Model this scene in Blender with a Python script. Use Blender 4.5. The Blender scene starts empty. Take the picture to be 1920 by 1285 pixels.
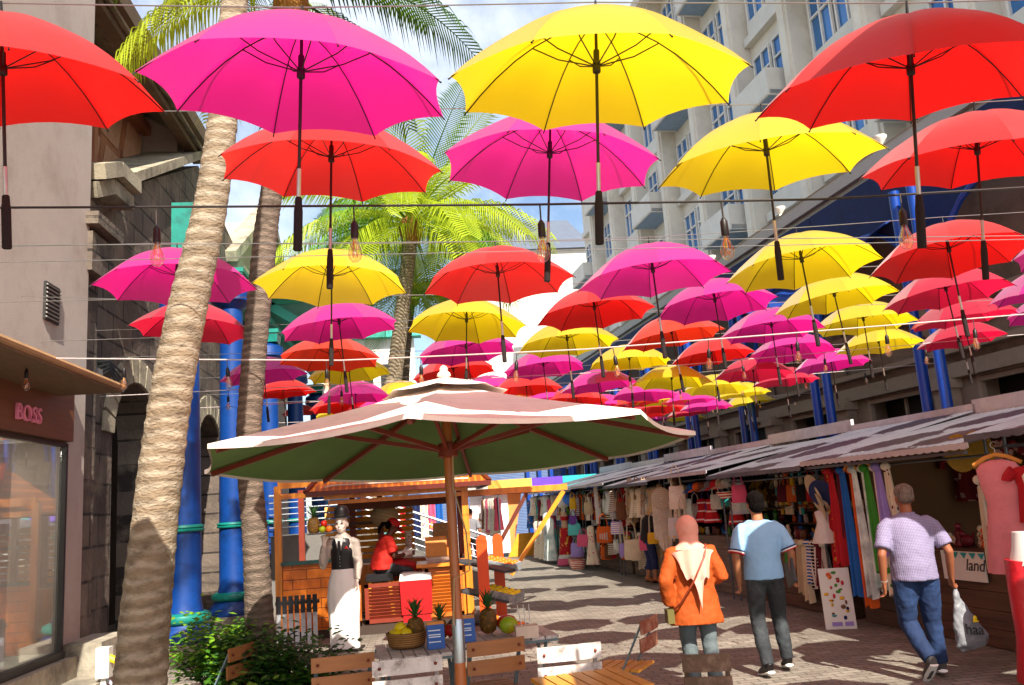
import bpy, math, random
from mathutils import Vector, Matrix, Euler
random.seed(7)
R = math.radians
scene = bpy.context.scene
COL = scene.collection
# ------------------------------------------------------------------ camera
F, CX, CY, W0 = 1600.0, 960.0, 642.5, 1920.0
PITCH, ROLL, CAMH = math.atan(302.0 / 1600.0), R(4.0), 1.77
def cam_axes(yaw):
    f0 = Vector((math.sin(yaw), math.cos(yaw), 0)); r0 = Vector((math.cos(yaw), -math.sin(yaw), 0)); z = Vector((0, 0, 1))
    f = f0 * math.cos(PITCH) + z * math.sin(PITCH)
    u = z * math.cos(PITCH) - f0 * math.sin(PITCH)
    return f, r0 * math.cos(ROLL) - u * math.sin(ROLL), u * math.cos(ROLL) + r0 * math.sin(ROLL)
def ray(px, py):
    return CF + CR * ((px - CX) / F) - CU * ((py - CY) / F)
CF, CR, CU = cam_axes(0)
_d = ray(800, 955); YAW = -math.atan2(_d.x, _d.y)
CF, CR, CU = cam_axes(YAW)
CAM = Vector((0, 0, CAMH))
def P(px, py, dep): return CAM + ray(px, py) * dep
def G(px, py, z=0.0):
    d = ray(px, py); return CAM + d * ((z - CAMH) / d.z)
def PXW(px, py, X):                       # point on the plane x = X
    d = ray(px, py); return CAM + d * (X / d.x)
def PYW(px, py, Y):
    d = ray(px, py); return CAM + d * (Y / d.y)
def proj(p):
    q = Vector(p) - CAM; z = q.dot(CF); return CX + F * q.dot(CR) / z, CY - F * q.dot(CU) / z
_d = ray(650, 966); AZR = math.atan2(_d.x, _d.y)
VD = Vector((math.sin(AZR), math.cos(AZR), 0)); UD = Vector((math.cos(AZR), -math.sin(AZR), 0))
def RF(u, v, z=0.0): return UD * u + VD * v + Vector((0, 0, z))     # frame of the right-hand side of the street
def PU(px, py, u):                        # (v, z) of the point on the plane u = const
    d = ray(px, py); t = u / d.dot(UD); p = CAM + d * t; return p.dot(VD), p.z
cam = bpy.data.cameras.new('camera'); camo = bpy.data.objects.new('camera', cam); COL.objects.link(camo)
cam.sensor_width = 36; cam.lens = F / W0 * 36; cam.clip_end = 2000; cam.clip_start = 0.05
camo.matrix_world = Matrix(((CR.x, CU.x, -CF.x, 0), (CR.y, CU.y, -CF.y, 0), (CR.z, CU.z, -CF.z, CAMH), (0, 0, 0, 1)))
scene.camera = camo
# ------------------------------------------------------------------ light
SUNV = Vector((-0.21, 1.06, -1.0)).normalized()
world = bpy.data.worlds.new('World'); scene.world = world; world.use_nodes = True
nt = world.node_tree; nt.nodes.clear()
wo = nt.nodes.new('ShaderNodeOutputWorld'); bg = nt.nodes.new('ShaderNodeBackground'); sky = nt.nodes.new('ShaderNodeTexSky')
sky.sky_type = 'NISHITA'; sky.sun_disc = False; sky.sun_elevation = math.asin(-SUNV.z); sky.sun_rotation = math.atan2(-SUNV.x, -SUNV.y)
sky.air_density = 1.0; sky.dust_density = 1.2; sky.ozone_density = 1.0
tc = nt.nodes.new('ShaderNodeTexCoord'); nz = nt.nodes.new('ShaderNodeTexNoise'); cr = nt.nodes.new('ShaderNodeValToRGB'); mx = nt.nodes.new('ShaderNodeMix')
nz.inputs['Scale'].default_value = 2.6; nz.inputs['Detail'].default_value = 8; nz.inputs['Roughness'].default_value = .62
cr.color_ramp.elements[0].position = .42; cr.color_ramp.elements[1].position = .72
cr.color_ramp.elements[1].color = (.75, .75, .75, 1)
mx.data_type = 'RGBA'; mx.inputs[7].default_value = (9, 9.2, 9.6, 1)
nt.links.new(tc.outputs['Generated'], nz.inputs['Vector']); nt.links.new(nz.outputs['Fac'], cr.inputs['Fac'])
nt.links.new(cr.outputs['Color'], mx.inputs[0]); nt.links.new(sky.outputs['Color'], mx.inputs[6]); nt.links.new(mx.outputs[2], bg.inputs['Color'])
bg.inputs['Strength'].default_value = 0.095; nt.links.new(bg.outputs['Background'], wo.inputs['Surface'])
sl = bpy.data.lights.new('sun', 'SUN'); slo = bpy.data.objects.new('sun', sl); COL.objects.link(slo)
sl.energy = 5.0; sl.angle = R(0.5); sl.color = (1.0, 0.93, 0.82)
slo.rotation_euler = SUNV.to_track_quat('-Z', 'Y').to_euler(); slo.location = (2, -8, 12)
scene.view_settings.view_transform = 'Standard'; scene.view_settings.look = 'None'
scene.view_settings.exposure = 1.15; scene.view_settings.gamma = 1
scene.cycles.max_bounces = 8; scene.cycles.transparent_max_bounces = 16
# ------------------------------------------------------------------ materials
def lin(c):
    if isinstance(c, str):
        c = [int(c[i:i + 2], 16) / 255 for i in (0, 2, 4)]
        c = [x / 12.92 if x <= .04045 else ((x + .055) / 1.055) ** 2.4 for x in c]
    return tuple(c[:3]) + (1,)
MATS = {}
def node(t, ty, **k):
    n = t.nodes.new(ty)
    for a, b in k.items(): n.inputs[a.replace('_', ' ')].default_value = b
    return n
def M(name, col, rough=.7, var=.15, scale=6, bump=0, bscale=40, metal=0, trans=0, spec=.4, stretch=None, dirt=None, dscale=1.5, alt=None, pat=None, tcol=None, sheen=0):
    """procedural material: base colour varied by noise, optional dirt, second-colour pattern, translucency"""
    if name in MATS: return MATS[name]
    m = bpy.data.materials.new(name); m.use_nodes = True; t = m.node_tree; L = t.links
    b = t.nodes['Principled BSDF']; out = t.nodes['Material Output']
    tc = node(t, 'ShaderNodeTexCoord'); mp = node(t, 'ShaderNodeMapping'); L.new(tc.outputs['Object'], mp.inputs['Vector'])
    if stretch: mp.inputs['Scale'].default_value = stretch
    c = lin(col)
    n = node(t, 'ShaderNodeTexNoise', Scale=scale, Detail=6, Roughness=.6); L.new(mp.outputs[0], n.inputs['Vector'])
    mr = node(t, 'ShaderNodeMapRange'); L.new(n.outputs['Fac'], mr.inputs['Value'])
    mr.inputs[1].default_value = .25; mr.inputs[2].default_value = .75; mr.inputs[3].default_value = 1 - var; mr.inputs[4].default_value = 1 + var
    base = None
    if pat == 'brick':
        sp = node(t, 'ShaderNodeSeparateXYZ'); cb = node(t, 'ShaderNodeCombineXYZ'); L.new(tc.outputs['Object'], sp.inputs[0])
        ax = alt['axes']; L.new(sp.outputs[ax[0]], cb.inputs[0]); L.new(sp.outputs[ax[1]], cb.inputs[1])
        br = node(t, 'ShaderNodeTexBrick'); L.new(cb.outputs[0], br.inputs['Vector'])
        br.inputs['Color1'].default_value = c; br.inputs['Color2'].default_value = lin(alt['c2']); br.inputs['Mortar'].default_value = lin(alt['mortar'])
        br.inputs['Scale'].default_value = 1; br.inputs['Brick Width'].default_value = alt['w']; br.inputs['Row Height'].default_value = alt['h']
        br.inputs['Mortar Size'].default_value = alt.get('ms', .01); br.inputs['Mortar Smooth'].default_value = .3; br.offset = alt.get('off', .5)
        base = br.outputs['Color']; fac = br.outputs['Fac']
    elif pat in ('voronoi', 'stripe', 'check', 'noise'):
        mxp = node(t, 'ShaderNodeMix'); mxp.data_type = 'RGBA'; mxp.inputs[6].default_value = c; mxp.inputs[7].default_value = lin(alt['c2'])
        rp = node(t, 'ShaderNodeValToRGB'); rp.color_ramp.interpolation = 'CONSTANT' if alt.get('hard', 1) else 'LINEAR'; rp.color_ramp.elements[1].position = alt.get('th', .5)
        if pat == 'stripe':
            w = node(t, 'ShaderNodeTexWave', Scale=alt['s'], Distortion=alt.get('d', 0)); w.bands_direction = alt.get('dir', 'X'); L.new(tc.outputs['Object'], w.inputs['Vector']); L.new(w.outputs['Color'], rp.inputs[0])
        elif pat == 'voronoi':
            w = node(t, 'ShaderNodeTexVoronoi', Scale=alt['s']); L.new(tc.outputs['Object'], w.inputs['Vector']); L.new(w.outputs['Distance'], rp.inputs[0])
        elif pat == 'noise':
            w = node(t, 'ShaderNodeTexNoise', Scale=alt['s'], Detail=alt.get('det', 3)); L.new(mp.outputs[0], w.inputs['Vector']); L.new(w.outputs['Fac'], rp.inputs[0])
        else:
            w = node(t, 'ShaderNodeTexWave', Scale=alt['s']); w.bands_direction = 'X'; w2 = node(t, 'ShaderNodeTexWave', Scale=alt['s']); w2.bands_direction = 'Z'
            mm = node(t, 'ShaderNodeMath'); mm.operation = 'MAXIMUM'
            for q in (w, w2): L.new(tc.outputs['Object'], q.inputs['Vector'])
            L.new(w.outputs['Fac'], mm.inputs[0]); L.new(w2.outputs['Fac'], mm.inputs[1]); L.new(mm.outputs[0], rp.inputs[0])
        L.new(rp.outputs[0], mxp.inputs[0]); base = mxp.outputs[2]; fac = None
    mul = node(t, 'ShaderNodeMix'); mul.data_type = 'RGBA'; mul.blend_type = 'MULTIPLY'; mul.inputs[0].default_value = 1
    if base: L.new(base, mul.inputs[6])
    else: mul.inputs[6].default_value = c
    cg = node(t, 'ShaderNodeCombineColor')
    for i in range(3): L.new(mr.outputs[0], cg.inputs[i])
    L.new(cg.outputs[0], mul.inputs[7]); colo = mul.outputs[2]
    if dirt:
        n2 = node(t, 'ShaderNodeTexNoise', Scale=dscale, Detail=8, Roughness=.7); L.new(mp.outputs[0], n2.inputs['Vector'])
        r2 = node(t, 'ShaderNodeValToRGB'); r2.color_ramp.elements[0].position = .48; r2.color_ramp.elements[1].position = .68; L.new(n2.outputs['Fac'], r2.inputs[0])
        m2 = node(t, 'ShaderNodeMix'); m2.data_type = 'RGBA'; L.new(r2.outputs[0], m2.inputs[0]); L.new(colo, m2.inputs[6]); m2.inputs[7].default_value = lin(dirt); colo = m2.outputs[2]
    L.new(colo, b.inputs['Base Color'])
    b.inputs['Roughness'].default_value = rough; b.inputs['Metallic'].default_value = metal; b.inputs['Specular IOR Level'].default_value = spec
    if bump or (pat == 'brick'):
        bp = node(t, 'ShaderNodeBump', Strength=bump or .4, Distance=.02); n3 = node(t, 'ShaderNodeTexNoise', Scale=bscale, Detail=5); L.new(mp.outputs[0], n3.inputs['Vector'])
        if pat == 'brick':
            sm = node(t, 'ShaderNodeMath'); sm.operation = 'SUBTRACT'; L.new(n3.outputs['Fac'], sm.inputs[0]); L.new(fac, sm.inputs[1]); L.new(sm.outputs[0], bp.inputs['Height'])
        else: L.new(n3.outputs['Fac'], bp.inputs['Height'])
        L.new(bp.outputs[0], b.inputs['Normal'])
    if sheen: b.inputs['Sheen Weight'].default_value = sheen; b.inputs['Sheen Roughness'].default_value = .45
    if trans:
        tr = node(t, 'ShaderNodeBsdfTranslucent')
        if tcol: tr.inputs['Color'].default_value = lin(tcol)
        else: L.new(colo, tr.inputs['Color'])
        ms = node(t, 'ShaderNodeMixShader'); ms.inputs[0].default_value = trans
        L.new(b.outputs[0], ms.inputs[1]); L.new(tr.outputs[0], ms.inputs[2]); L.new(ms.outputs[0], out.inputs[0])
    MATS[name] = m; return m
def glass(name, col=(1, 1, 1), rough=.0, mixd=None):
    if name in MATS: return MATS[name]
    m = bpy.data.materials.new(name); m.use_nodes = True; t = m.node_tree; b = t.nodes['Principled BSDF']; out = t.nodes['Material Output']
    tr = node(t, 'ShaderNodeBsdfTransparent'); tr.inputs[0].default_value = tuple(col) + (1,)
    gl = node(t, 'ShaderNodeBsdfGlossy', Roughness=rough); fr = node(t, 'ShaderNodeLayerWeight', Blend=.5); pw = node(t, 'ShaderNodeMath'); pw.operation = 'POWER'; pw.inputs[1].default_value = 3.2; ma = node(t, 'ShaderNodeMath'); ma.operation = 'MULTIPLY_ADD'; ma.inputs[1].default_value = .9; ma.inputs[2].default_value = .13; t.links.new(fr.outputs['Facing'], pw.inputs[0]); t.links.new(pw.outputs[0], ma.inputs[0]); ms = node(t, 'ShaderNodeMixShader')
    nz = node(t, 'ShaderNodeTexNoise', Scale=3.0); bp = node(t, 'ShaderNodeBump', Strength=.02, Distance=.02)
    t.links.new(nz.outputs['Fac'], bp.inputs['Height']); t.links.new(bp.outputs[0], gl.inputs['Normal'])
    t.links.new(ma.outputs[0], ms.inputs[0]); t.links.new(tr.outputs[0], ms.inputs[1]); t.links.new(gl.outputs[0], ms.inputs[2]); t.links.new(ms.outputs[0], out.inputs[0])
    MATS[name] = m; return m
# ------------------------------------------------------------------ mesh builder
def rotz(a): return Matrix.Rotation(a, 3, 'Z')
class MB:
    def __init__(s): s.v = []; s.f = []
    def add(s, vs, fs):
        o = len(s.v); s.v += [Vector(p) for p in vs]; s.f += [tuple(i + o for i in f) for f in fs]; return s
    def box(s, c, size, rot=None, taper=1.0):
        hx, hy, hz = size[0] / 2, size[1] / 2, size[2] / 2; c = Vector(c); vs = []
        for z in (-1, 1):
            k = taper if z > 0 else 1
            for x, y in ((-1, -1), (1, -1), (1, 1), (-1, 1)):
                p = Vector((x * hx * k, y * hy * k, z * hz)); vs.append(c + (rot @ p if rot else p))
        return s.add(vs, [(3, 2, 1, 0), (4, 5, 6, 7), (0, 1, 5, 4), (1, 2, 6, 5), (2, 3, 7, 6), (3, 0, 4, 7)])
    def bar(s, a, b, w, h=None, up=(0, 0, 1)):
        """square bar from a to b, w wide, h tall"""
        a = Vector(a); b = Vector(b); h = h or w; d = (b - a).normalized(); up = Vector(up)
        if abs(d.dot(up)) > .98: up = Vector((0, 1, 0))
        x = d.cross(up).normalized(); z = x.cross(d); vs = []
        for q in (a, b):
            for i, j in ((-1, -1), (1, -1), (1, 1), (-1, 1)): vs.append(q + x * (i * w / 2) + z * (j * h / 2))
        return s.add(vs, [(0, 1, 2, 3), (7, 6, 5, 4), (4, 5, 1, 0), (5, 6, 2, 1), (6, 7, 3, 2), (7, 4, 0, 3)])
    def tube(s, pts, rad, n=8, cap=True, flat=1.0, xref=None):
        """tube along pts; rad a number, list, or list of (rx, ry); xref fixes the first section axis"""
        pts = [Vector(p) for p in pts]; k = len(pts)
        if not isinstance(rad, (list, tuple)): rad = [rad] * k
        o = len(s.v); prev = None
        for i, p in enumerate(pts):
            d = (pts[min(i + 1, k - 1)] - pts[max(i - 1, 0)]).normalized()
            if xref is not None: x = (Vector(xref) - d * Vector(xref).dot(d)).normalized()
            elif prev is None:
                a = Vector((0, 0, 1)) if abs(d.z) < .9 else Vector((1, 0, 0)); x = d.cross(a).normalized()
            else: x = (prev - d * prev.dot(d)).normalized()
            prev = x; y = d.cross(x); r = rad[i]; rx, ry = (r if isinstance(r, (list, tuple)) else (r, r * flat))
            for j in range(n):
                t = 2 * math.pi * j / n; s.v.append(p + x * (rx * math.cos(t)) + y * (ry * math.sin(t)))
        for i in range(k - 1):
            for j in range(n):
                a = o + i * n + j; b = o + i * n + (j + 1) % n; s.f.append((a, b, b + n, a + n))
        if cap:
            s.f.append(tuple(o + j for j in range(n))[::-1]); s.f.append(tuple(o + (k - 1) * n + j for j in range(n)))
        return s
    def lathe(s, prof, n=16, c=(0, 0, 0), rot=None, cap=True):
        """prof: list of (r, z)"""
        c = Vector(c); o = len(s.v)
        for r, z in prof:
            for j in range(n):
                t = 2 * math.pi * j / n; p = Vector((r * math.cos(t), r * math.sin(t), z)); s.v.append(c + (rot @ p if rot else p))
        for i in range(len(prof) - 1):
            for j in range(n):
                a = o + i * n + j; b = o + i * n + (j + 1) % n; s.f.append((a, b, b + n, a + n))
        if cap:
            s.f.append(tuple(o + j for j in range(n))[::-1]); s.f.append(tuple(o + (len(prof) - 1) * n + j for j in range(n)))
        return s
    def ball(s, c, r, n=12, m=8, rot=None):
        if not isinstance(r, (list, tuple)): r = (r, r, r)
        c = Vector(c); o = len(s.v)
        for i in range(m + 1):
            a = math.pi * (i / m * .98 + .01)
            for j in range(n):
                t = 2 * math.pi * j / n; p = Vector((r[0] * math.sin(a) * math.cos(t), r[1] * math.sin(a) * math.sin(t), -r[2] * math.cos(a))); s.v.append(c + (rot @ p if rot else p))
        for i in range(m):
            for j in range(n):
                a = o + i * n + j; b = o + i * n + (j + 1) % n; s.f.append((a, b, b + n, a + n))
        s.f.append(tuple(o + j for j in range(n))[::-1]); s.f.append(tuple(o + m * n + j for j in range(n)))
        return s
    def prism(s, poly, a, ax, ay, dz, n=None):
        """extrude the 2D polygon poly (coords along ax, ay from point a) by vector dz"""
        a = Vector(a); ax = Vector(ax); ay = Vector(ay); dz = Vector(dz); k = len(poly)
        vs = [a + ax * p[0] + ay * p[1] for p in poly]; vs += [p + dz for p in vs]
        return s.add(vs, [tuple(range(k))[::-1], tuple(range(k, 2 * k))] + [(i, (i + 1) % k, (i + 1) % k + k, i + k) for i in range(k)])
    def quad(s, a, b, c, d): return s.add([a, b, c, d], [(0, 1, 2, 3)])
    def grid(s, fn, nu, nv):
        o = len(s.v)
        for i in range(nu + 1):
            for j in range(nv + 1): s.v.append(Vector(fn(i / nu, j / nv)))
        for i in range(nu):
            for j in range(nv):
                a = o + i * (nv + 1) + j; s.f.append((a, a + 1, a + nv + 2, a + nv + 1))
        return s
    def slab(s, fn, nu, nv, th):
        """grid with thickness th along the mean normal"""
        g = MB().grid(fn, nu, nv); k = len(g.v); me = [Vector((0, 0, 0))] * k; nn = [Vector((0, 0, 0)) for _ in range(k)]
        for f in g.f:
            nr = (g.v[f[1]] - g.v[f[0]]).cross(g.v[f[2]] - g.v[f[0]])
            for i in f: nn[i] += nr
        vs = g.v + [g.v[i] - nn[i].normalized() * th for i in range(k)]; fs = list(g.f) + [tuple(i + k for i in f[::-1]) for f in g.f]
        w = nv + 1; rim = [j for j in range(nv)] + [(i * w + nv) for i in range(nu)] + [nu * w + j for j in range(nv, 0, -1)] + [i * w for i in range(nu, 0, -1)]
        for q in range(len(rim)):
            a, b = rim[q], rim[(q + 1) % len(rim)]; fs.append((b, a, a + k, b + k))
        return s.add(vs, fs)
    def xf(s, m):
        s.v = [m @ p for p in s.v]; return s
    def mesh(s, name, smooth=True, ang=40):
        me = bpy.data.meshes.new(name); me.from_pydata([tuple(p) for p in s.v], [], s.f); me.validate(); me.update()
        if smooth:
            me.shade_smooth()
            if ang < 180: me.set_sharp_from_angle(angle=R(ang))
        return me
    def build(s, name, mat, parent=None, smooth=True, ang=40, world=False, origin=None):
        """parent given: local coords of the thing (or world coords when world=True); no parent: origin moved to the base"""
        loc = Vector((0, 0, 0))
        if parent is not None and world:
            inv = thing_mat(parent).inverted(); s.v = [inv @ p for p in s.v]
        if parent is None:
            if origin is None:
                xs = [p.x for p in s.v]; ys = [p.y for p in s.v]; zs = [p.z for p in s.v]
                origin = ((min(xs) + max(xs)) / 2, (min(ys) + max(ys)) / 2, min(zs))
            loc = Vector(origin); s.v = [p - loc for p in s.v]
        o = bpy.data.objects.new(name, s.mesh(name, smooth, ang)); COL.objects.link(o); o.location = loc
        if parent is not None: o.parent = parent
        if mat: 
            for m_ in (mat if isinstance(mat, (list, tuple)) else [mat]): o.data.materials.append(m_)
        return o
def thing_mat(o):
    m = o.matrix_basis.copy()
    while o.parent: o = o.parent; m = o.matrix_basis @ m
    return m
def tag(o, label, cat, group=None):
    o['label'] = label; o['category'] = cat
    if group: o['group'] = group
    return o
def thing(name, label, cat, loc=(0, 0, 0), rz=0, group=None):
    o = bpy.data.objects.new(name, None); COL.objects.link(o); o.empty_display_size = .1; o.location = Vector(loc); o.rotation_euler = (0, 0, rz)
    return tag(o, label, cat, group)
def struct(o): o['kind'] = 'structure'; return o
def kids(o): return [c for c in bpy.data.objects if c.parent == o]
def tree_of(o): return (o, [tree_of(c) for c in kids(o)])
def copy_tree(t, parent=None, mats=None):
    o, ch = t; c = o.copy(); COL.objects.link(c); c.parent = parent
    if mats:
        nm = o.name.split('.')[0]
        if nm in mats: c.material_slots[0].link = 'OBJECT'; c.material_slots[0].material = mats[nm]
    for k in ch: copy_tree(k, c, mats)
    return c
def dup(t, loc, rot=0, label=None, group=None, mats=None, scale=None):
    c = copy_tree(t, None, mats); c.location = Vector(loc)
    c.rotation_euler = rot if isinstance(rot, (tuple, Euler)) else (0, 0, rot)
    if label: c['label'] = label
    if group: c['group'] = group
    if scale: c.scale = (scale,) * 3 if not isinstance(scale, (tuple, list)) else scale
    return c
ORD = ['zeroth', 'first', 'second', 'third', 'fourth', 'fifth', 'sixth', 'seventh', 'eighth', 'ninth', 'tenth', 'eleventh', 'twelfth', 'thirteenth', 'fourteenth', 'fifteenth', 'sixteenth', 'seventeenth', 'eighteenth', 'nineteenth', 'twentieth']
def ordn(i): return ORD[i] if i < len(ORD) else '%dth' % i
def kill(t):
    o, ch = t
    for k in ch: kill(k)
    bpy.data.objects.remove(o)
# ------------------------------------------------------------------ ground
m_pave = M('paving', '8c8478', .78, .28, 1.3, bump=.6, bscale=45, pat='brick', alt=dict(axes=(0, 1), c2='726a60', mortar='4c463e', w=.2, h=.1, ms=.007), dirt='6e675c', dscale=1.4)
g = MB().quad((-120, -30, 0), (120, -30, 0), (120, 250, 0), (-120, 250, 0)).build('ground', m_pave); struct(g)
# ------------------------------------------------------------------ hanging umbrellas
UC = {'R': ('red', 'E00606'), 'M': ('magenta', 'E0067c'), 'Y': ('yellow', 'F0CC00'), 'P': ('crimson', 'D80838'), 'O': ('orange red', 'F02A04')}
UT = {'R': 'D81C14', 'M': 'D8289a', 'Y': 'EBCB18', 'P': 'D01c40', 'O': 'E63c10'}
UM = {k: M('umbrella_fabric_' + v[0].replace(' ', '_'), UT[k], .44, .07, 5, bump=.22, bscale=5, trans=.58, tcol=v[1], spec=.8, sheen=.6) for k, v in UC.items()}
m_black = M('black_plastic', '120d0d', .45, .2, 20)
m_steel = M('steel_shaft', 'a8aca4', .35, .15, 20, metal=.5)
m_foam = M('foam_grip', '1a1010', .85, .2, 60, bump=.3, bscale=300)
UR, UH, UL = .575, .27, .86
def rib_pt(s, a): return Vector((UR * s * math.cos(a), UR * s * math.sin(a), -UH * s ** 2.1))
def make_umbrella(full=True):
    root = thing('hanging_umbrella', 'umbrella', 'umbrella', (0, 0, 0), 0, 'open umbrellas hanging over the street')
    c = MB(); nr, ns = (10, 6) if full else (6, 4)
    for k in range(8):
        a0, a1 = k * math.pi / 4, (k + 1) * math.pi / 4
        def fn(u, t):
            s = max(u, .005) * (1 - .035 * u * (1 - (2 * t - 1) ** 2)); A = rib_pt(s, a0); B = rib_pt(s, a1)
            return A.lerp(B, t) + Vector((0, 0, .012 * math.sin(math.pi * min(u * 1.1, 1)) * (1 - (2 * t - 1) ** 2)))
        c.grid(fn, nr, ns)
    c.build('canopy', UM['R'], root, ang=24)
    MB().lathe([(.006, -.02), (.0075, 0), (.005, .05), (.004, .075), (.001, .078)], 8).build('tip', m_black, root)
    if full:
        for k in range(8):
            a = k * math.pi / 4; pts = [rib_pt(s, a) - Vector((0, 0, .006)) for s in (.02, .15, .3, .45, .6, .75, .88, 1.0)] + [rib_pt(1.012, a) - Vector((0, 0, .004))]
            r = MB().tube(pts, [.0028] * 8 + [.004], 5).build('rib', m_black, root)
            mid = rib_pt(.46, a) - Vector((0, 0, .01)); q = Vector((.012 * math.cos(a), .012 * math.sin(a), -.175)); md = (mid + q) / 2 + Vector((.02 * math.cos(a), .02 * math.sin(a), -.006))
            MB().tube([q, md, mid], .0028, 5).build('strut', m_black, r)
        MB().lathe([(.012, -.205), (.016, -.2), (.016, -.165), (.012, -.16), (.012, -.12), (.0105, -.115)], 10).build('runner', m_black, root)
        MB().lathe([(.017, -.035), (.019, -.03), (.017, -.012), (.006, -.008)], 10).build('hub', m_black, root)
    MB().lathe([(.0065, -UL + .18), (.0065, -.02)], 8, cap=False).build('shaft', m_black, root)
    MB().lathe([(.0085, -UL + .17), (.0085, -UL + .31), (.0078, -UL + .312)], 8).build('tube', m_steel, root)
    MB().lathe([(.013, -UL), (.017, -UL + .004), (.017, -UL + .15), (.0155, -UL + .165), (.0145, -UL + .17), (.013, -UL + .2), (.009, -UL + .205)], 10).build('handle', m_foam, root)
    return root
U_full = tree_of(make_umbrella(True)); U_far = tree_of(make_umbrella(False))
# rows from the front: (shaft x, apex y, width in the photo's pixels, colour)
ROWS = [  # entries wholly past the right edge are unseen, added for the shade they cast
 [(3, 40, 566, 'R'), (566, 48, 555, 'M'), (1117, 38, 545, 'Y'), (1702, 40, 560, 'R'), (2300, 20, 560, 'Y'), (2880, 0, 560, 'M')],
 [(622, 232, 425, 'R'), (1032, 226, 405, 'M'), (1430, 221, 405, 'Y'), (1828, 218, 405, 'R'), (2250, 190, 405, 'M'), (2660, 165, 405, 'Y'), (3060, 140, 405, 'R')],
 [(332, 474, 292, 'M'), (622, 476, 283, 'Y'), (930, 471, 279, 'R'), (1218, 463, 280, 'M'), (1495, 445, 270, 'Y'), (1770, 425, 282, 'R'), (2045, 408, 280, 'M'), (2325, 390, 280, 'Y'), (2605, 372, 280, 'R')],
 [(366, 572, 212, 'P'), (632, 570, 221, 'M'), (875, 566, 223, 'Y'), (1110, 543, 219, 'R'), (1335, 529, 217, 'M'), (1556, 518, 224, 'Y'), (1765, 508, 226, 'P'), (1966, 500, 222, 'M'), (2185, 488, 222, 'Y'), (2400, 474, 222, 'R')],
 [(619, 634, 192, 'O'), (870, 622, 186, 'M'), (1060, 606, 189, 'Y'), (1253, 594, 191, 'O'), (1442, 581, 188, 'M'), (1614, 569, 180, 'Y'), (1797, 559, 190, 'P'), (1985, 548, 190, 'M'), (2170, 536, 190, 'Y')],
 [(492, 672, 166, 'M'), (652, 670, 158, 'Y'), (846, 668, 166, 'R'), (1016, 660, 158, 'M'), (1178, 648, 152, 'Y'), (1330, 637, 151, 'R'), (1481, 628, 156, 'M'), (1643, 617, 150, 'Y'), (1795, 606, 150, 'P')],
 [(530, 712, 120, 'R'), (666, 716, 140, 'M'), (745, 716, 120, 'Y'), (840, 712, 138, 'Y'), (912, 706, 130, 'M'), (985, 702, 137, 'R'), (1118, 694, 146, 'M'), (1258, 686, 148, 'Y'), (1410, 672, 146, 'P'), (1554, 656, 140, 'M')],
 [(640, 738, 122, 'R'), (712, 744, 118, 'M'), (820, 738, 118, 'R'), (1008, 728, 118, 'M'), (952, 724, 120, 'Y'), (1080, 726, 124, 'R'), (1207, 716, 130, 'M'), (1340, 704, 128, 'Y'), (1469, 690, 122, 'P')],
 [(640, 756, 100, 'Y'), (760, 756, 100, 'R'), (880, 748, 100, 'Y'), (985, 742, 102, 'R'), (1130, 740, 104, 'M'), (1240, 732, 104, 'Y'), (1075, 742, 104, 'Y'), (1184, 736, 108, 'R'), (1288, 730, 110, 'M'), (1388, 718, 106, 'Y')],
 [(562, 760, 70, 'R'), (1165, 752, 92, 'P'), (1240, 748, 92, 'R'), (1322, 744, 98, 'M'), (1080, 756, 90, 'Y'), (1400, 736, 96, 'Y')],
 [(1130, 764, 80, 'M'), (1210, 762, 82, 'R'), (1290, 758, 88, 'P')],
 [(1150, 776, 70, 'Y'), (1215, 774, 72, 'M'), (1283, 770, 74, 'Y')],
]
row_pts = []
ROWS_UNSEEN = [(2.0, x) for x in (1.9, 3.05, 4.2, 5.4, 6.5)] + [(.85, x) for x in (2.4, 3.6, 4.8, 6.0)]  # unseen umbrellas near the camera, added to shade the right foreground
for i, row in enumerate(ROWS):
    row.sort()
    pts = []
    wmean = sorted(w for _, _, w, _ in row)[len(row) // 2]
    for j, (px, py, w, c) in enumerate(row):
        off = px > 2150
        ww = w if i in (6, 9) else (w * .3 + wmean * .7)
        p = P(px, py, F * 1.13 / ww); pts.append(p)
        full = i < 7
        mats = {'canopy': UM[c]}
        rot = (R((11 if i == 0 else 6.5 if i == 1 else -2.0) + random.uniform(-1.5, 2.2)), R(random.uniform(-5, 5)), R(22.5 + random.uniform(-11, 11)) + YAW * 0)
        o = dup(U_full if full else U_far, p, rot, '%s umbrella in the %s row from the front, %s from the left' % (UC[c][0], ordn(i + 1), ordn(j + 1)), mats=mats)
        if i in (6, 9) and w < 125: pass
    row_pts.append(pts)
for k, (y_, x_) in enumerate(ROWS_UNSEEN):
    dup(U_far, (x_, y_, 3.72), (0, 0, R(20)), '%s umbrella added out of view to shade the right foreground, number %s' % (UC['RMYPO'[k % 5]][0], ordn(k + 1)), mats={'canopy': UM['RMYPO'[k % 5]]})
kill(U_full); kill(U_far)
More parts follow.
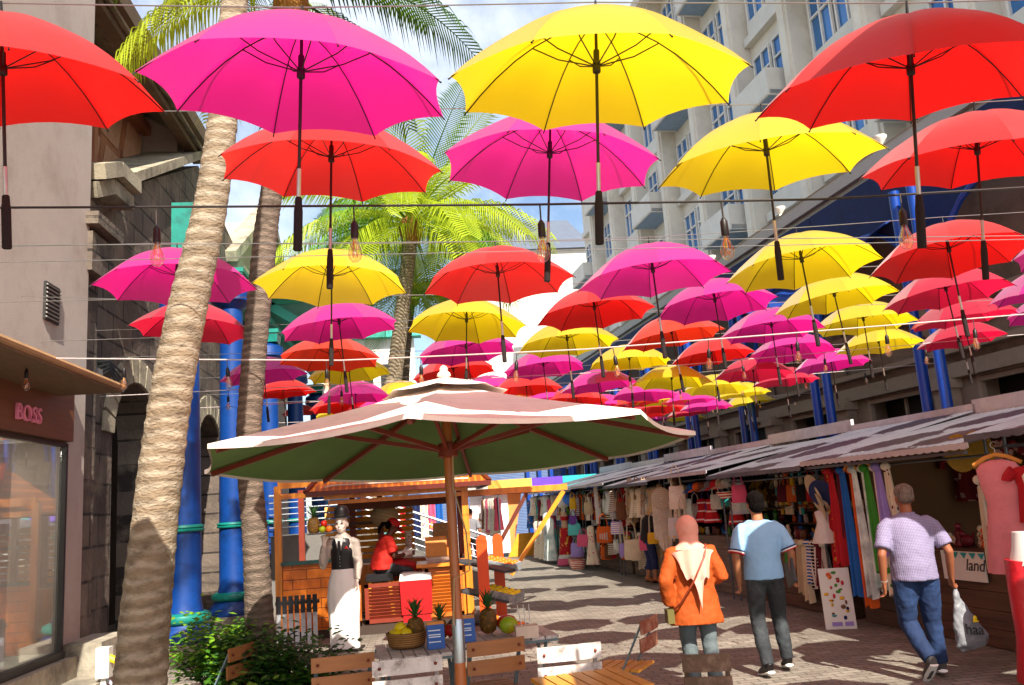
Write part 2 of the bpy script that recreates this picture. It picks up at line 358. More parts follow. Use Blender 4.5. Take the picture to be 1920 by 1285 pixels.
# ------------------------------------------------------------------ wires and bulb strings
m_wire = M('steel_wire', '8a8784', .4, .1, 20, metal=.7)
m_cord = M('cord_rubber', '2a2422', .6, .1, 20)
m_cordp = M('cord_pale', 'b9aaa6', .5, .1, 20)
def wire(name, label, cat, pts, r, mat, group, sag=.04):
    mb = MB(); out = []
    for a, b in zip(pts[:-1], pts[1:]):
        a = Vector(a); b = Vector(b); n = 6
        for k in range(n): 
            t = k / n; q = a.lerp(b, t); q.z -= sag * 4 * t * (1 - t) * (b - a).length / 3; out.append(q)
    out.append(Vector(pts[-1])); mb.tube(out, r, 5)
    return tag(mb.build(name, mat), label, cat, group)
for i, pts in enumerate(row_pts[:9]):
    pts = sorted(pts, key=lambda p: p.x)
    lft = Vector((-4.0, pts[0].y - (pts[0].x + 4) * .02, pts[0].z + .1)); rgt = pts[-1] + (pts[-1] - pts[0]).normalized() * (10.3 - pts[-1].x if pts[-1].x < 10 else 1)
    up = Vector((0, 0, .075))
    wire('wire', 'thin steel wire holding the %s row of umbrellas from the front' % ordn(i + 1), 'wire', [lft] + [p + up for p in pts] + [rgt + up], .0028 if i < 3 else .004, m_wire, 'wires across the street', .004)
m_bulb = glass('bulb_glass', (1, .93, .82)); m_fil = M('filament', 'd98a30', .3, .1, 20, metal=.6); m_brass = M('brass', 'a07a3a', .35, .15, 20, metal=.8)
def make_bulb():
    root = thing('light_bulb', 'bulb', 'bulb', (0, 0, 0), 0, 'filament bulbs on the cords')
    MB().tube([(0, 0, 0), (0, 0, -.09)], .004, 6).build('lead', m_cord, root)
    MB().lathe([(.006, -.075), (.012, -.085), (.017, -.095), (.018, -.155), (.016, -.16)], 10).build('socket', m_black, root)
    g = MB().lathe([(.013, -.155), (.014, -.17), (.02, -.19), (.03, -.215), (.0315, -.235), (.027, -.255), (.015, -.27), (.002, -.274)], 14).build('glass', m_bulb, root)
    f = MB()
    for k in range(6):
        a = k * math.pi / 3; f.tube([(.004 * math.cos(a), .004 * math.sin(a), -.17), (.016 * math.cos(a), .016 * math.sin(a), -.2), (.011 * math.cos(a + .5), .011 * math.sin(a + .5), -.25)], .0014, 4)
    f.build('filament', m_fil, g)
    return root
B_t = tree_of(make_bulb())
STR = [ # (depth, cord points px, bulbs px)
 (3.9, [(-60, 390), (1000, 384), (1540, 374), (1990, 348)], [(293, 395), (663, 385), (1012, 384), (1352, 378), (1687, 363)]),
 (7.6, [(-60, 670), (80, 672), (640, 676), (1100, 655), (1990, 584)], [(50, 676), (233, 674), (425, 674), (612, 676), (789, 669), (969, 661), (1149, 652), (1328, 638), (1493, 625), (1660, 612), (1825, 601)]),
 (11.5, [(160, 745), (620, 722), (1100, 700), (1980, 622)], [(428, 732), (640, 722), (1180, 694), (1390, 675), (1545, 662), (1735, 646)]),
 (15.0, [(240, 772), (620, 752), (1000, 745), (1980, 662)], [(428, 762), (1171, 731), (1273, 722), (1390, 712), (1506, 702), (1620, 692), (1843, 674)]),
 (19.0, [(300, 800), (1000, 777), (1980, 700)], [(515, 793), (1262, 758), (1334, 752), (1422, 744), (1490, 739)]),
]
for i, (dep, cp, bl) in enumerate(STR):
    wire('festoon_cable', ('black cable' if i == 0 else 'pale cable') + ' stretched across the street, carrying the %s row of bulbs from the front' % ordn(i + 1), 'cable', [P(x, y, dep) for x, y in cp], (.006 if i == 0 else .006), m_cord if i == 0 else m_cordp, 'cables carrying bulbs', .002)
    for j, (x, y) in enumerate(bl):
        dup(B_t, P(x, y, dep), (R(random.uniform(-6, 6)), R(random.uniform(-6, 6)), random.random() * 6), 'clear bulb, %s from the left on the %s bulb cable' % (ordn(j + 1), ordn(i + 1)))
kill(B_t)
# extra bare guy wires
for i, (a, b, d) in enumerate([((-40, 461), (1960, 487 - 45), 5.2), ((-40, 493), (1960, 448), 5.6), ((40, 556), (260, 562), 8), ((180, 620), (1960, 560), 9)]):
    wire('guy_wire', 'bare thin wire crossing the street with nothing on it', 'wire', [P(a[0], a[1], d), P(b[0], b[1], d)], .003, m_wire, 'bare wires', .002)
# ------------------------------------------------------------------ left side: shop with plain wall
m_wall = M('render_wall', 'B3A59C', .9, .1, 2, bump=.25, bscale=70, dirt='9c8d82', dscale=1.0)
m_fascia = M('fascia_wood', '6E4426', .5, .15, 4, stretch=(1, .3, 6), bump=.05)
m_darkframe = M('dark_frame', '2b2926', .5, .1, 20)
m_soff = M('canopy_wood', '6a5138', .7, .25, 5, stretch=(8, 1, 1), bump=.15)
m_edge = M('canopy_edge', 'A9825c', .6, .15, 5)
m_conc = M('plinth_stone', 'A39A88', .85, .2, 3, bump=.3, bscale=50, dirt='5f594d', dscale=1.3)
m_glass = glass('shop_glass')
X0 = -4.0
shop = thing('shop_building', 'plain grey rendered shop wall with a brown fascia and big display window', 'shop', (X0, 9, 0))
w = MB()
w.box((X0 - .3, 4.33, 7.8), (.6, 12.6, 8.9)); w.box((X0 - .3, 10.35, 1.675), (.6, .56, 3.35)); w.box((X0 - .3, 4, .25), (.6, 12.12, .5))
w.build('wall', m_wall, shop, world=True)
MB().box((X0 + .02, 4, 3.07), (.16, 12.1, .56)).box((X0 + .035, 4, 3.42), (.22, 12.14, .14)).build('fascia', m_fascia, shop, world=True)
b = MB().box((X0 + .08, 4.2, .25), (.16, 12.2, .46)).box((X0 + .2, 10.6, .3), (.42, .9, .6)).box((X0 + .36, 8.9, .14), (.42, 3.4, .24)); b.build('plinth', m_conc, shop, world=True)
fr = MB().box((X0 + .02, 4, .52), (.1, 12.1, .07)).box((X0 + .0, 10.06, 1.65), (.07, .05, 2.25))
fr.box((X0 - .02, 7.1, 1.65), (.06, .05, 2.25)).box((X0 + .0, 4, 2.76), (.06, 12.1, .05))
wf = fr.build('window_frame', m_darkframe, shop, world=True)
for y0, y1 in ((-2, 7.08), (7.13, 10.03)): MB().box((X0 - .02, (y0 + y1) / 2, 1.64), (.012, y1 - y0, 2.18)).build('window_pane', m_glass, shop, world=True)
MB().box((X0 - 1.9, 5, 1.7), (.1, 10.4, 2.4)).box((X0 - .95, 10.12, 1.7), (1.9, .08, 2.4)).box((X0 - .95, 5, .5), (1.9, 10.4, .08)).box((X0 - .95, 5, 2.84), (1.9, 10.4, .08)).build('interior', M('shop_interior', 'c9c6b8', .8), shop, world=True)
m_lamp = bpy.data.materials.new('shop_ceiling_lamp'); m_lamp.use_nodes = True; m_lamp.node_tree.nodes['Principled BSDF'].inputs['Emission Color'].default_value = (1, .96, .88, 1); m_lamp.node_tree.nodes['Principled BSDF'].inputs['Emission Strength'].default_value = 9
for y_ in (5.5, 7.3, 9.0): MB().box((X0 - .7, y_, 2.78), (.35, 1.1, .03)).build('ceiling_lamp', m_lamp, shop, world=True)
MB().slab(lambda u, v: (X0 - .5 + .03 * math.sin(u * 60), 5.5 + 3.1 * u, .56 + 2.2 * v), 120, 2, .01).build('curtain', M('curtain_white', 'd9dcd2', .8, .05, trans=.3), shop, world=True)
MB().box((X0 - .16, 8.3, 1.66), (.04, 1.7, 2.1)).build('lit_board', M('board_white_green', 'E6EBE2', .6, .1, 2), shop, world=True)
MB().box((X0 - .75, 9.55, 1.66), (.08, .3, 2.2)).build('display_panel', M('panel_brown', '6b503c', .6), shop, world=True)
v_ = MB().box((X0 + .012, 9.58, 4.28), (.03, .36, .42)); vv = v_.build('vent', m_darkframe, shop, world=True)
sv = MB()
for k in range(9): sv.box((X0 + .03, 9.58, 4.1 + k * .045), (.03, .34, .014), Matrix.Rotation(.5, 3, 'Y'))
sv.build('slats', M('vent_grey', '8b8580', .6), vv, world=False).matrix_parent_inverse = Matrix()
kids(vv)[0].data.transform(Matrix.Translation(-thing_mat(vv).translation))
a_ = PXW(65, 652, X0 + .72); b_ = PXW(222, 716, X0 + .72); y0, y1, zc = a_.y, b_.y, (a_.z + b_.z) / 2
c = MB().prism([(0, 0), (.78, .0), (.78, .06), (0, .16)], (X0 - .02, y0 - 3.5, zc - .12), (1, 0, 0), (0, 0, 1), (0, y1 - y0 + 3.5, 0)).build('canopy', m_soff, shop, world=True)
MB().tube([(X0 + .76, y0 - 3.5, zc - .06), (X0 + .76, y1, zc - .06), (X0, y1 + .02, zc - .02)], .035, 8).build('canopy_edge', m_edge, c, world=True)
ft = bpy.data.curves.new('lettering', 'FONT'); ft.body = 'BOSS'; ft.size = .23; ft.extrude = .012; ft.bevel_depth = .004; ft.offset = -.004; ft.space_character = 1.08
fo = bpy.data.objects.new('lettering', ft); COL.objects.link(fo); fo.parent = shop
pa = PXW(28, 785, X0 + .11); fo.location = (.115, pa.y - 9, pa.z + .0); fo.rotation_euler = (R(90), 0, R(90)); bpy.context.view_layer.update()
_me = bpy.data.meshes.new_from_object(fo); _o = bpy.data.objects.new('lettering', _me); COL.objects.link(_o); _o.parent = shop; _o.location = fo.location; _o.rotation_euler = fo.rotation_euler; bpy.data.objects.remove(fo)
_me.materials.append(M('letter_pink', 'F08cb0', .3, .05, spec=.6))
tag(MB().box((X0 + .03, 8.35, 8.0), (.08, .5, .25)).build('wall_box', m_darkframe), 'small dark flat box fixed high on the plain grey wall', 'wall box')  # unlit box standing in for a dark vent, not a lamp
# ------------------------------------------------------------------ stone building
m_stone = M('stone_blocks', '64584e', .9, .3, 1.6, bump=.8, bscale=14, pat='brick', alt=dict(axes=(1, 2), c2='4a4039', mortar='2c2622', w=.82, h=.4, ms=.02), dirt='7b6d5e', dscale=1.2)
m_coping = M('coping_stone', 'A09680', .9, .25, 2, bump=.4, bscale=30, dirt='5a5246', dscale=1.6)
m_shut = M('shutter_wood', 'A0694a', .6, .2, 5, bump=.1)
st = thing('stone_building', 'dark stone block building with arches and a shuttered gallery under a big eave', 'building', (-4.5, 14, 0))
SX = -4.3
outline = [(10.62, 0), (12.4, 0), (12.4, 3.1)] + [(13.4 - 1.0 * math.cos(t * math.pi / 10), 3.1 + .85 * math.sin(t * math.pi / 10)) for t in range(1, 10)] + [(14.4, 3.1), (14.4, 0), (16.8, 0), (16.8, 3.1)]
outline += [(17.8 - 1.0 * math.cos(t * math.pi / 10), 3.1 + .85 * math.sin(t * math.pi / 10)) for t in range(1, 10)] + [(18.8, 3.1), (18.8, 0), (26, 0), (26, 7.2), (17, 9.0), (12.0, 6.5), (10.62, 6.5)]
MB().prism(outline, (SX - .6, 0, 0), (0, 1, 0), (0, 0, 1), (.6, 0, 0)).build('wall', m_stone, st, smooth=False, world=True)
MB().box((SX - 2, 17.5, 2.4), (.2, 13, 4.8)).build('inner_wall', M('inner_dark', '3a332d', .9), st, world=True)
for yc in (13.4, 17.8):
    vo = MB()
    for t in range(12):
        a0, a1 = math.pi * t / 12 + .02, math.pi * (t + 1) / 12 - .02
        q = [(-1.02 * math.cos(a0), .87 * math.sin(a0)), (-1.4 * math.cos(a0), 1.25 * math.sin(a0)), (-1.4 * math.cos(a1), 1.25 * math.sin(a1)), (-1.02 * math.cos(a1), .87 * math.sin(a1))]
        vo.prism(q, (SX - .02, yc, 3.1), (0, 1, 0), (0, 0, 1), (.06, 0, 0))
    vo.build('arch_stones', m_coping, st, smooth=False, world=True)
q = MB().box((SX + .1, 10.95, 3), (.2, .55, 6)); q.box((SX + .16, 10.95, 5.2), (.4, .75, .5)).box((SX + .2, 10.95, 5.6), (.5, .9, .16)); q.build('pier', m_stone, st, smooth=False, world=True)
A, B, C, D = PXW(232, 352, -4.15), PXW(388, 295, -4.15), PXW(330, 286, -5.1), PXW(203, 322, -5.1)
MB().slab(lambda u, v: A.lerp(B, u).lerp(D.lerp(C, u), v), 6, 4, .16).build('ledge', m_coping, st, world=True)
A2, D2 = PXW(160, 322, -4.15), PXW(196, 318, -4.15)
MB().bar(A2, D2, .5, .2).bar(D2, A, .5, .2).bar(A2 - Vector((0, 0, .25)), D2 - Vector((0, 0, .25)), .3, .2).bar(D2 - Vector((0, 0, .25)), A - Vector((0, 0, .25)), .3, .2).build('raking_cornice', m_coping, st, smooth=False, world=True)
MB().box((-5.35, 13.0, 8.4), (.3, 7.6, 3.2)).box((-5.0, 16.6, 8.6), (.9, .4, 3.2)).build('gallery_wall', m_wall, st, world=True)
for k in range(6):
    yk = 10.3 + k * 1.05
    sh = MB().box((-5.17, yk, 8.35), (.06, .9, 2.0)).build('shutter', m_shut, st, world=True)
    sl_ = MB()
    for j in range(26):
        a = -.4 + (j % 13) * .062 + .03; zz = 7.45 + (j // 13) * .92
        sl_.bar((-5.12, yk + a - .12, zz + .02), (-5.12, yk + a + .12, zz + .8), .018, .02)
    sl_.build('slats', M('slat_brown', 'C09474', .6), sh, world=True)
MB().box((-5.1, 13.0, 7.25), (.16, 6.6, .22)).box((-5.1, 13.0, 9.45), (.16, 6.6, .2)).box((-5.1, 13.55, 8.3), (.14, .14, 2.2)).build('gallery_rail', m_shut, st, world=True)
e0 = PXW(300, 150, -4.15); e1 = PXW(386, 282, -4.15); zr = (e0.z + e1.z) / 2
MB().prism([(0, 0), (-1.2, .75), (-5, 3.2), (-5, 3.5), (0, .3)], (-4.1, 7.5, zr - .15), (1, 0, 0), (0, 0, 1), (0, e1.y - 7.5, 0)).build('roof', m_coping, st, smooth=False, world=True)
MB().box((-4.06, (7.5 + e1.y) / 2, zr + .06), (.12, e1.y - 7.5, .3)).box((-4.3, (7.5 + e1.y) / 2, zr - .2), (.2, e1.y - 7.5, .12)).build('eave_board', M('eave_brown', '5d4b36', .8, .3, 3), st, smooth=False, world=True)
cbl = MB()
for k in range(4): cbl.tube([(SX + .08, 10.75, 4.1 - k * .05), (SX + .14, 11.4, 3.95 - k * .07), (SX + .12, 11.9, 4.05 - k * .04), (SX + .06, 12.6, 4.0 - k * .1)], .014, 6)
cbl.tube([(SX + .06, 11.2, 3.9), (SX + .06, 11.2, .3)], .03, 8); cbl.build('cable_run', m_darkframe, st, world=True)
MB().box((SX + .1, 11.35, 3.75), (.16, .3, .22)).build('junction_box', M('box_grey', '6a6660', .6), st, world=True)
bk = thing('gabled_annexe', 'further stone annexe with stepped cornices and brown shutters behind the tall palms', 'building', (-5, 30, 0))
an = MB().box((-5.6, 24, 4), (2.4, 9, 8)); an.prism([(20, 7.9), (29, 7.9), (24.5, 10.4)], (-6.6, 0, 0), (0, 1, 0), (0, 0, 1), (2.1, 0, 0)); an.build('wall', m_wall, bk, smooth=False, world=True)
MB().bar((-4.3, 19.4, 7.8), (-4.3, 24.5, 10.7), .5, .25).bar((-4.3, 29.4, 7.8), (-4.3, 24.5, 10.7), .5, .25).box((-4.35, 24.5, 7.75), (.5, 9.6, .3)).box((-4.25, 30.6, 8.6), (.9, 2, .35)).build('cornice', m_coping, bk, smooth=False, world=True)
MB().box((-4.36, 27.5, 6.4), (.08, 2.6, 1.8)).box((-4.36, 23.2, 6.4), (.08, 2.0, 1.8)).build('shutter_bank', m_shut, bk, world=True)
# ------------------------------------------------------------------ blue columns + teal portico
m_blue = M('gloss_blue', '063a80', .42, .2, 3, spec=.4, bump=.12, bscale=5, dirt='042656', dscale=3)
m_teal = M('gloss_teal', '0c7a6c', .38, .2, 3, spec=.5, dirt='0a5a52', dscale=4)
m_teall = M('teal_pale', '3aa796', .5, .1, 3)
def blue_column(x, y, label, top=6.0, rr=.225, tall=False):
    t = thing('blue_column', label, 'column', (x, y, 0), 0, 'round blue columns with teal rings')
    MB().box((0, 0, .14), (.86, .86, .28)).build('plinth', m_conc, t)
    MB().lathe([(.42, .28), (.42, .36), (.34, .46), (.3, .52)], 24).build('pedestal', m_blue, t)
    MB().lathe([(.3, .5), (.345, .53), (.36, .575), (.345, .62), (.28, .65)], 28).build('base_moulding', m_teal, t)
    MB().lathe([(rr + .03, .64), (rr, .78), (rr, 1.5), (rr * .86, top - .4)], 28).build('shaft', m_blue, t)
    MB().lathe([(rr, 1.70), (rr + .035, 1.71), (rr + .04, 1.73), (rr + .02, 1.745), (rr + .04, 1.76), (rr + .035, 1.785), (rr, 1.795)], 28).build('ring', m_teal, t)
    MB().lathe([(rr * .86, top - .45), (rr + .12, top - .3), (rr + .1, top - .1), (rr * .8, top)], 24).build('ball', m_blue, t)
    c = MB().box((0, 0, top + .1), (.46, .46, .2), taper=1.1).box((0, 0, top + .24), (.54, .54, .08))
    if tall: c.box((0, 0, top + .78), (.3, .3, 1.0)).box((-.2, .1, top + .42), (.16, .2, .28)).box((.2, -.1, top + .42), (.16, .2, .28))
    c.build('capital', m_teal, t, smooth=False)
blue_column(-3.3, 12.3, 'big round blue column nearest the shop, right behind the pale leaning palm trunk', 5.1, tall=True)
blue_column(-3.3, 15.3, 'round blue column with a teal ring standing between the two palm trunks', 5.95)
blue_column(-3.3, 18.9, 'round blue column rising just right of the thinner palm trunk', 5.6)
blue_column(-3.3, 22.8, 'fourth round blue column from the shop, partly behind the timber kiosk', 5.6)
blue_column(-3.3, 27.3, 'farthest round blue column beside the orange framed doorway', 5.6)
pt = thing('portico', 'teal painted beams and sloping brackets resting on the blue columns', 'canopy', (-3.6, 22, 0))
MB().box((-3.3, 23.0, 6.55), (.22, 10, .2)).box((-3.3, 23.0, 6.15), (.14, 10, .12)).build('beam', m_teall, pt, world=True)
for yy in (18.9, 22.8, 27.3):
    MB().bar((-3.3, yy, 6.5), (-2.1, yy, 5.7), .12, .2).bar((-4.3, yy, 6.5), (-2.2, yy, 6.62), .12, .2).build('bracket', m_teall, pt, world=True)
MB().prism([(0, 0), (2.4, -.15), (2.4, -.05), (0, .12)], (-4.5, 18.2, 6.72), (1, 0, 0), (0, 0, 1), (0, 9.8, 0)).build('roof_sheet', M('teal_sheet', '6fbfb4', .5), pt, smooth=False, world=True)
dw = thing('framed_doorway', 'salmon orange framed blue doorway at the far end of the colonnade', 'doorway', (-3, 31, 0))
MB().box((-3.6, 31, 1.6), (.16, .16, 3.6)).box((-2.2, 31, 1.6), (.16, .16, 3.6)).box((-2.9, 31, 3.45), (1.5, .16, .2)).build('frame', M('salmon_paint', 'd9694a', .5), dw, world=True)
MB().box((-2.9, 31.1, 1.7), (1.24, .08, 3.3)).build('panel', M('sky_blue_paint', '2a86c8', .5), dw, world=True)
# ------------------------------------------------------------------ palms
m_trunk = M('palm_bark', '9a8c78', .9, .3, 9, bump=.9, bscale=30, stretch=(1, 1, 2.2), dirt='5e4f3e', dscale=7, pat='stripe', alt=dict(c2='7e6c56', s=3.6, dir='Z', d=5, th=.8, hard=0))
m_trunk2 = M('palm_bark_dark', '78675a', .9, .3, 9, bump=.9, bscale=30, stretch=(1, 1, 3), dirt='40362c', dscale=6, pat='stripe', alt=dict(c2='5c4e42', s=4.5, dir='Z', d=5.0, th=.8, hard=0))
m_fr = {'g': M('frond_green', '5f8c20', .5, .3, 2, trans=.35), 'y': M('frond_yellow', 'AEBE2a', .5, .35, 2, trans=.45), 'd': M('frond_dark', '3a5a1e', .5, .3, 2, trans=.3)}
m_boot = M('palm_boot', '9a6a30', .9, .3, 8, bump=.4)
def trunk_mesh(pts, rads, seg=.07):
    out = []; rr = []; i = 0
    P_ = [Vector(p) for p in pts]
    def cr(t):
        k = min(int(t), len(P_) - 2); f = t - k; p0 = P_[max(k - 1, 0)]; p1 = P_[k]; p2 = P_[k + 1]; p3 = P_[min(k + 2, len(P_) - 1)]
        return .5 * ((2 * p1) + (p2 - p0) * f + (2 * p0 - 5 * p1 + 4 * p2 - p3) * f * f + (3 * p1 - p0 - 3 * p2 + p3) * f ** 3), rads[k] * (1 - f) + rads[k + 1] * f
    L = sum((P_[i + 1] - P_[i]).length for i in range(len(P_) - 1)); n = int(L / seg * 2.0)
    for i in range(n + 1):
        p, r = cr((len(P_) - 1) * i / n); out.append(p); rr.append(r * (1.0 + (.025 if i % 3 == 0 else -.012) + random.uniform(-.02, .02)))
    return MB().tube(out, rr, 22)
def frond_mesh(L, lift, droop, hang, nl=46, seed=0):
    """rachis leaves along +x rising by lift, bending down by droop"""
    rnd = random.Random(seed); mb = MB(); pts = []
    def ra(t): return Vector((L * t * (1 - .18 * t * droop), 0, L * (lift * t - droop * t * t * .75)))
    mb.tube([ra(i / 12) for i in range(13)], [.028 * (1 - .85 * i / 12) for i in range(13)], 5)
    for i in range(nl):
        t = .12 + .88 * i / nl; p = ra(t); d = (ra(min(t + .02, 1)) - ra(t - .02)).normalized(); ll = L * .27 * math.sin(math.pi * (.12 + .8 * t)) ** .6 * rnd.uniform(.85, 1.1)
        for s in (-1, 1):
            side = Vector((0, s, 0)); dr = (side * .8 + d * .55 + Vector((0, 0, .15))).normalized(); tip = p + dr * ll * .55 + Vector((0, 0, -hang * ll * .1)); tip2 = p + dr * ll * (1 - .25 * hang) + Vector((0, 0, -hang * ll * rnd.uniform(.5, .8)))
            wv = d * .017 * (1.2 if L > 3 else 1)
            mb.add([p - wv * .6, p + wv * .6, tip + wv, tip - wv, tip2], [(0, 1, 2, 3), (3, 2, 4)])
    return mb
FM = [frond_mesh(3.3, .75, .75, .5, seed=1).mesh('frond', False), frond_mesh(3.5, .4, .85, .8, seed=2).mesh('frond', False), frond_mesh(3.3, .1, .8, 1.0, seed=3).mesh('frond', False), frond_mesh(3.0, 1.1, .45, .3, seed=4).mesh('frond', False)]
def palm(label, pts, rads, kinds, mats, sc=1.0, tm=None, group='tall coconut palms', boot=True, aim=None):
    base = Vector(pts[0]); base.z = 0
    t = thing('palm_tree', label, 'palm tree', base, 0, group)
    trunk_mesh(pts, rads).build('trunk', tm or m_trunk, t, world=True)
    top = Vector(pts[-1]) - base
    if boot:
        bm = MB().lathe([(rads[-1] * .9, -.5), (rads[-1] * 1.5, -.15), (rads[-1] * 1.3, .15), (.03, .45)], 12, top)
        bm.build('crown_shaft', m_boot, t)
    k = 0
    for (n, mi, a0) in kinds:
        for j in range(n):
            me = FM[mi]; m = me.copy() if False else me
            o = bpy.data.objects.new('frond', m); COL.objects.link(o); o.parent = t; o.location = top + Vector((0, 0, random.uniform(-.1, .15)))
            o.rotation_euler = (R(random.uniform(-14, 14)), R(random.uniform(-8, 8)), R(a0 + 360 * j / n + random.uniform(-10, 10))); o.scale = (sc * random.uniform(.88, 1.08),) * 3
            if not o.data.materials: o.data.materials.append(m_fr['g'])
            o.material_slots[0].link = 'OBJECT'; o.material_slots[0].material = m_fr[random.choice(mats)]
    return t
p1 = [PYW(x, y, 5.6) for x, y in ((256, 1440), (262, 1300), (278, 1100), (312, 800), (347, 600), (392, 400), (418, 220), (440, 0), (462, -250), (480, -560))]
palm('pale thick leaning palm trunk nearest the shop, lit by the sun', p1, [.19, .155, .145, .13, .125, .11, .098, .092, .095, .1], [(7, 0, 10), (6, 3, 30)], 'gd', .55)
p2 = [PYW(x, y, 7.9) for x, y in ((500, 1350), (488, 1190), (478, 1000), (466, 850), (474, 700), (497, 450), (512, 330), (535, 60), (545, -12))]
palm('thinner dark palm trunk rising left of the timber kiosk', p2, [.15, .125, .11, .108, .11, .11, .1, .105, .12], [(5, 2, 35), (7, 1, 20), (5, 0, 40)], 'gyd', .62, m_trunk2)
p3 = [PYW(x, y, 23) for x, y in ((690, 1040), (722, 800), (740, 700), (757, 560), (766, 480), (770, 425))]
palm('bright yellow green palm with a slim pale trunk in the middle of the street', p3, [.26, .24, .22, .2, .2, .24], [(12, 1, 0), (12, 2, 15), (9, 0, 30), (9, 3, 10)], 'gyyyy', 1.28)
p4 = [PYW(x, y, 27) for x, y in ((750, 1030), (752, 800), (756, 680), (762, 600), (768, 545))]
palm('darker palm with a brown trunk just behind the bright yellow green one', p4, [.24, .22, .22, .22, .26], [(8, 1, 0), (7, 2, 15), (5, 0, 30)], 'gd', .85, m_trunk2)
# ------------------------------------------------------------------ big parasol
m_canv = M('canvas_beige', 'E8DACE', .85, .06, 2, bump=.3, bscale=4, stretch=(1, 1, 1), dirt='c9b6aa', dscale=1.2)
m_lin = M('canvas_green', '7c9c5c', .85, .1, 2, bump=.3, bscale=4, trans=.4)
m_pole = M('varnished_pole', 'A85A20', .35, .15, 4, stretch=(1, 1, .3), spec=.6)
m_rib = M('dark_red_wood', '7a2e1c', .45, .15, 6)
pc = P(843, 830, 5.98); pz = Vector((.17, 5.95, 0))
par = thing('cafe_parasol', 'large beige parasol with a green underside on a wooden pole', 'parasol', pz)
RR, ZT, ZR = 1.74, 2.63, 2.16
def oct_pt(s, a, zoff=0): return Vector((RR * s * math.cos(a), RR * s * math.sin(a), ZT + zoff - (ZT - ZR) * (s ** 1.12) - .03 * math.sin(math.pi * s)))
OA = R(-8)
def canopy(mb, zoff, smax, k0=.002, drop=0):
    for k in range(8):
        a0, a1 = OA + k * math.pi / 4, OA + (k + 1) * math.pi / 4
        def fn(u, t):
            s = k0 + (smax - k0) * u; m = oct_pt(s, a0, zoff).lerp(oct_pt(s, a1, zoff), t); e = 1 - (2 * t - 1) ** 2
            m.z -= .035 * e * s + drop * 0; m.x *= 1 - .02 * e * s; m.y *= 1 - .02 * e * s; return m
        mb.grid(fn, 10, 8)
    return mb
c = canopy(MB(), .012, 1.0); 
for k in range(8):
    a0, a1 = OA + k * math.pi / 4, OA + (k + 1) * math.pi / 4
    def hem(u, t):
        m = oct_pt(1, a0, .012).lerp(oct_pt(1, a1, .012), t); e = 1 - (2 * t - 1) ** 2; m.z -= .035 * e + .028 * u; m.x *= 1 - .02 * e; m.y *= 1 - .02 * e; return m
    c.grid(hem, 1, 8)
cn = c.build('canopy', m_canv, par, ang=28)
canopy(MB(), 0, .995).build('lining', m_lin, cn, ang=28)
canopy(MB(), .07, .26).build('vent_cap', m_canv, cn, ang=28)
MB().lathe([(.02, ZT + .06), (.05, ZT + .08), (.045, ZT + .1), (.028, ZT + .115), (.032, ZT + .135), (.02, ZT + .15), (.004, ZT + .16)], 14).build('finial', m_canv, par)
MB().lathe([(.038, 0), (.038, .78)], 16).lathe([(.034, 1.02), (.034, ZT + .05)], 16).build('pole', m_pole, par)
MB().lathe([(.04, .76), (.041, .77), (.041, 1.03), (.038, 1.04)], 16).build('metal_sleeve', M('sleeve_metal', 'a9aeb2', .3, .1, metal=.9), par)
MB().lathe([(.04, 2.12), (.07, 2.13), (.07, 2.22), (.04, 2.23)], 14).lathe([(.04, ZT - .12), (.075, ZT - .11), (.075, ZT - .04), (.04, ZT - .03)], 14).build('hub', m_rib, par)
MB().lathe([(.34, 0), (.34, .05), (.3, .09), (.06, .12), (.05, .4)], 24).build('base', m_darkframe, par)
for k in range(8):
    a = OA + k * math.pi / 4
    rb = MB().bar(oct_pt(.04, a, -.035), oct_pt(.5, a, -.035), .025, .035).bar(oct_pt(.5, a, -.035), oct_pt(.97, a, -.035), .025, .035).build('rib', m_rib, par)
    MB().bar(Vector((.06 * math.cos(a), .06 * math.sin(a), 2.18)), oct_pt(.46, a, -.06), .022, .03).build('strut', m_rib, rb)
par.rotation_euler = (R(-3.0), 0, 0)
cdp = [Vector((.03, -.05, 2.15)), Vector((.02, -.06, 1.9)), Vector((.09, -.06, 1.6)), Vector((.1, -.06, 1.35)), Vector((-.01, -.06, 1.3)), Vector((-.03, -.05, 1.0))]
MB().tube(cdp, .006, 6).build('pull_cord', M('rope_tan', 'a98c68', .8), par)
# ------------------------------------------------------------------ kiosk
m_or = M('varnished_orange', 'D98424', .35, .22, 3, stretch=(3, 3, .4), bump=.05, dirt='B8601a', dscale=2, spec=.5)
m_orr = M('orange_red_paint', 'D8480c', .4, .1, 3)
m_plank = M('plank_bricks', 'D9781e', .4, .25, 3, pat='brick', bump=.3, alt=dict(axes=(0, 2), c2='B85c18', mortar='5a2a10', w=.42, h=.145, ms=.006))
m_louv = M('louvre_wood', 'B8621c', .45, .2, 4, stretch=(1, 1, 6), bump=.1)
m_dred = M('dark_red_paint', '5a1c10', .4, .15, 3)
KY = 13.6
kx = thing('timber_kiosk', 'varnished orange timber juice kiosk with open front and low hipped roof', 'kiosk', (-.8, KY + 1.2, 0))
def KB(name, boxes, mat, par_=kx, **kw):
    m = MB()
    for b in boxes: m.box(*b)
    return m.build(name, mat, par_, world=True, smooth=False, **kw)
for (x, y) in ((-2.26, KY), (.6, KY), (-2.26, KY + 2.5), (.6, KY + 2.5), (-1.35, KY + 2.5), (-.85, KY + 2.5)):
    KB('post', [((x, y, 1.14), (.1, .1, 2.28))], m_or if y == KY else m_rib)
KB('deck', [((-.83, KY + 1.25, .06), (3.1, 2.7, .12))], M('deck_dark', '3b2d24', .8))
KB('front_panel', [((-1.84, KY, .6), (.72, .05, 1.0))], m_plank)
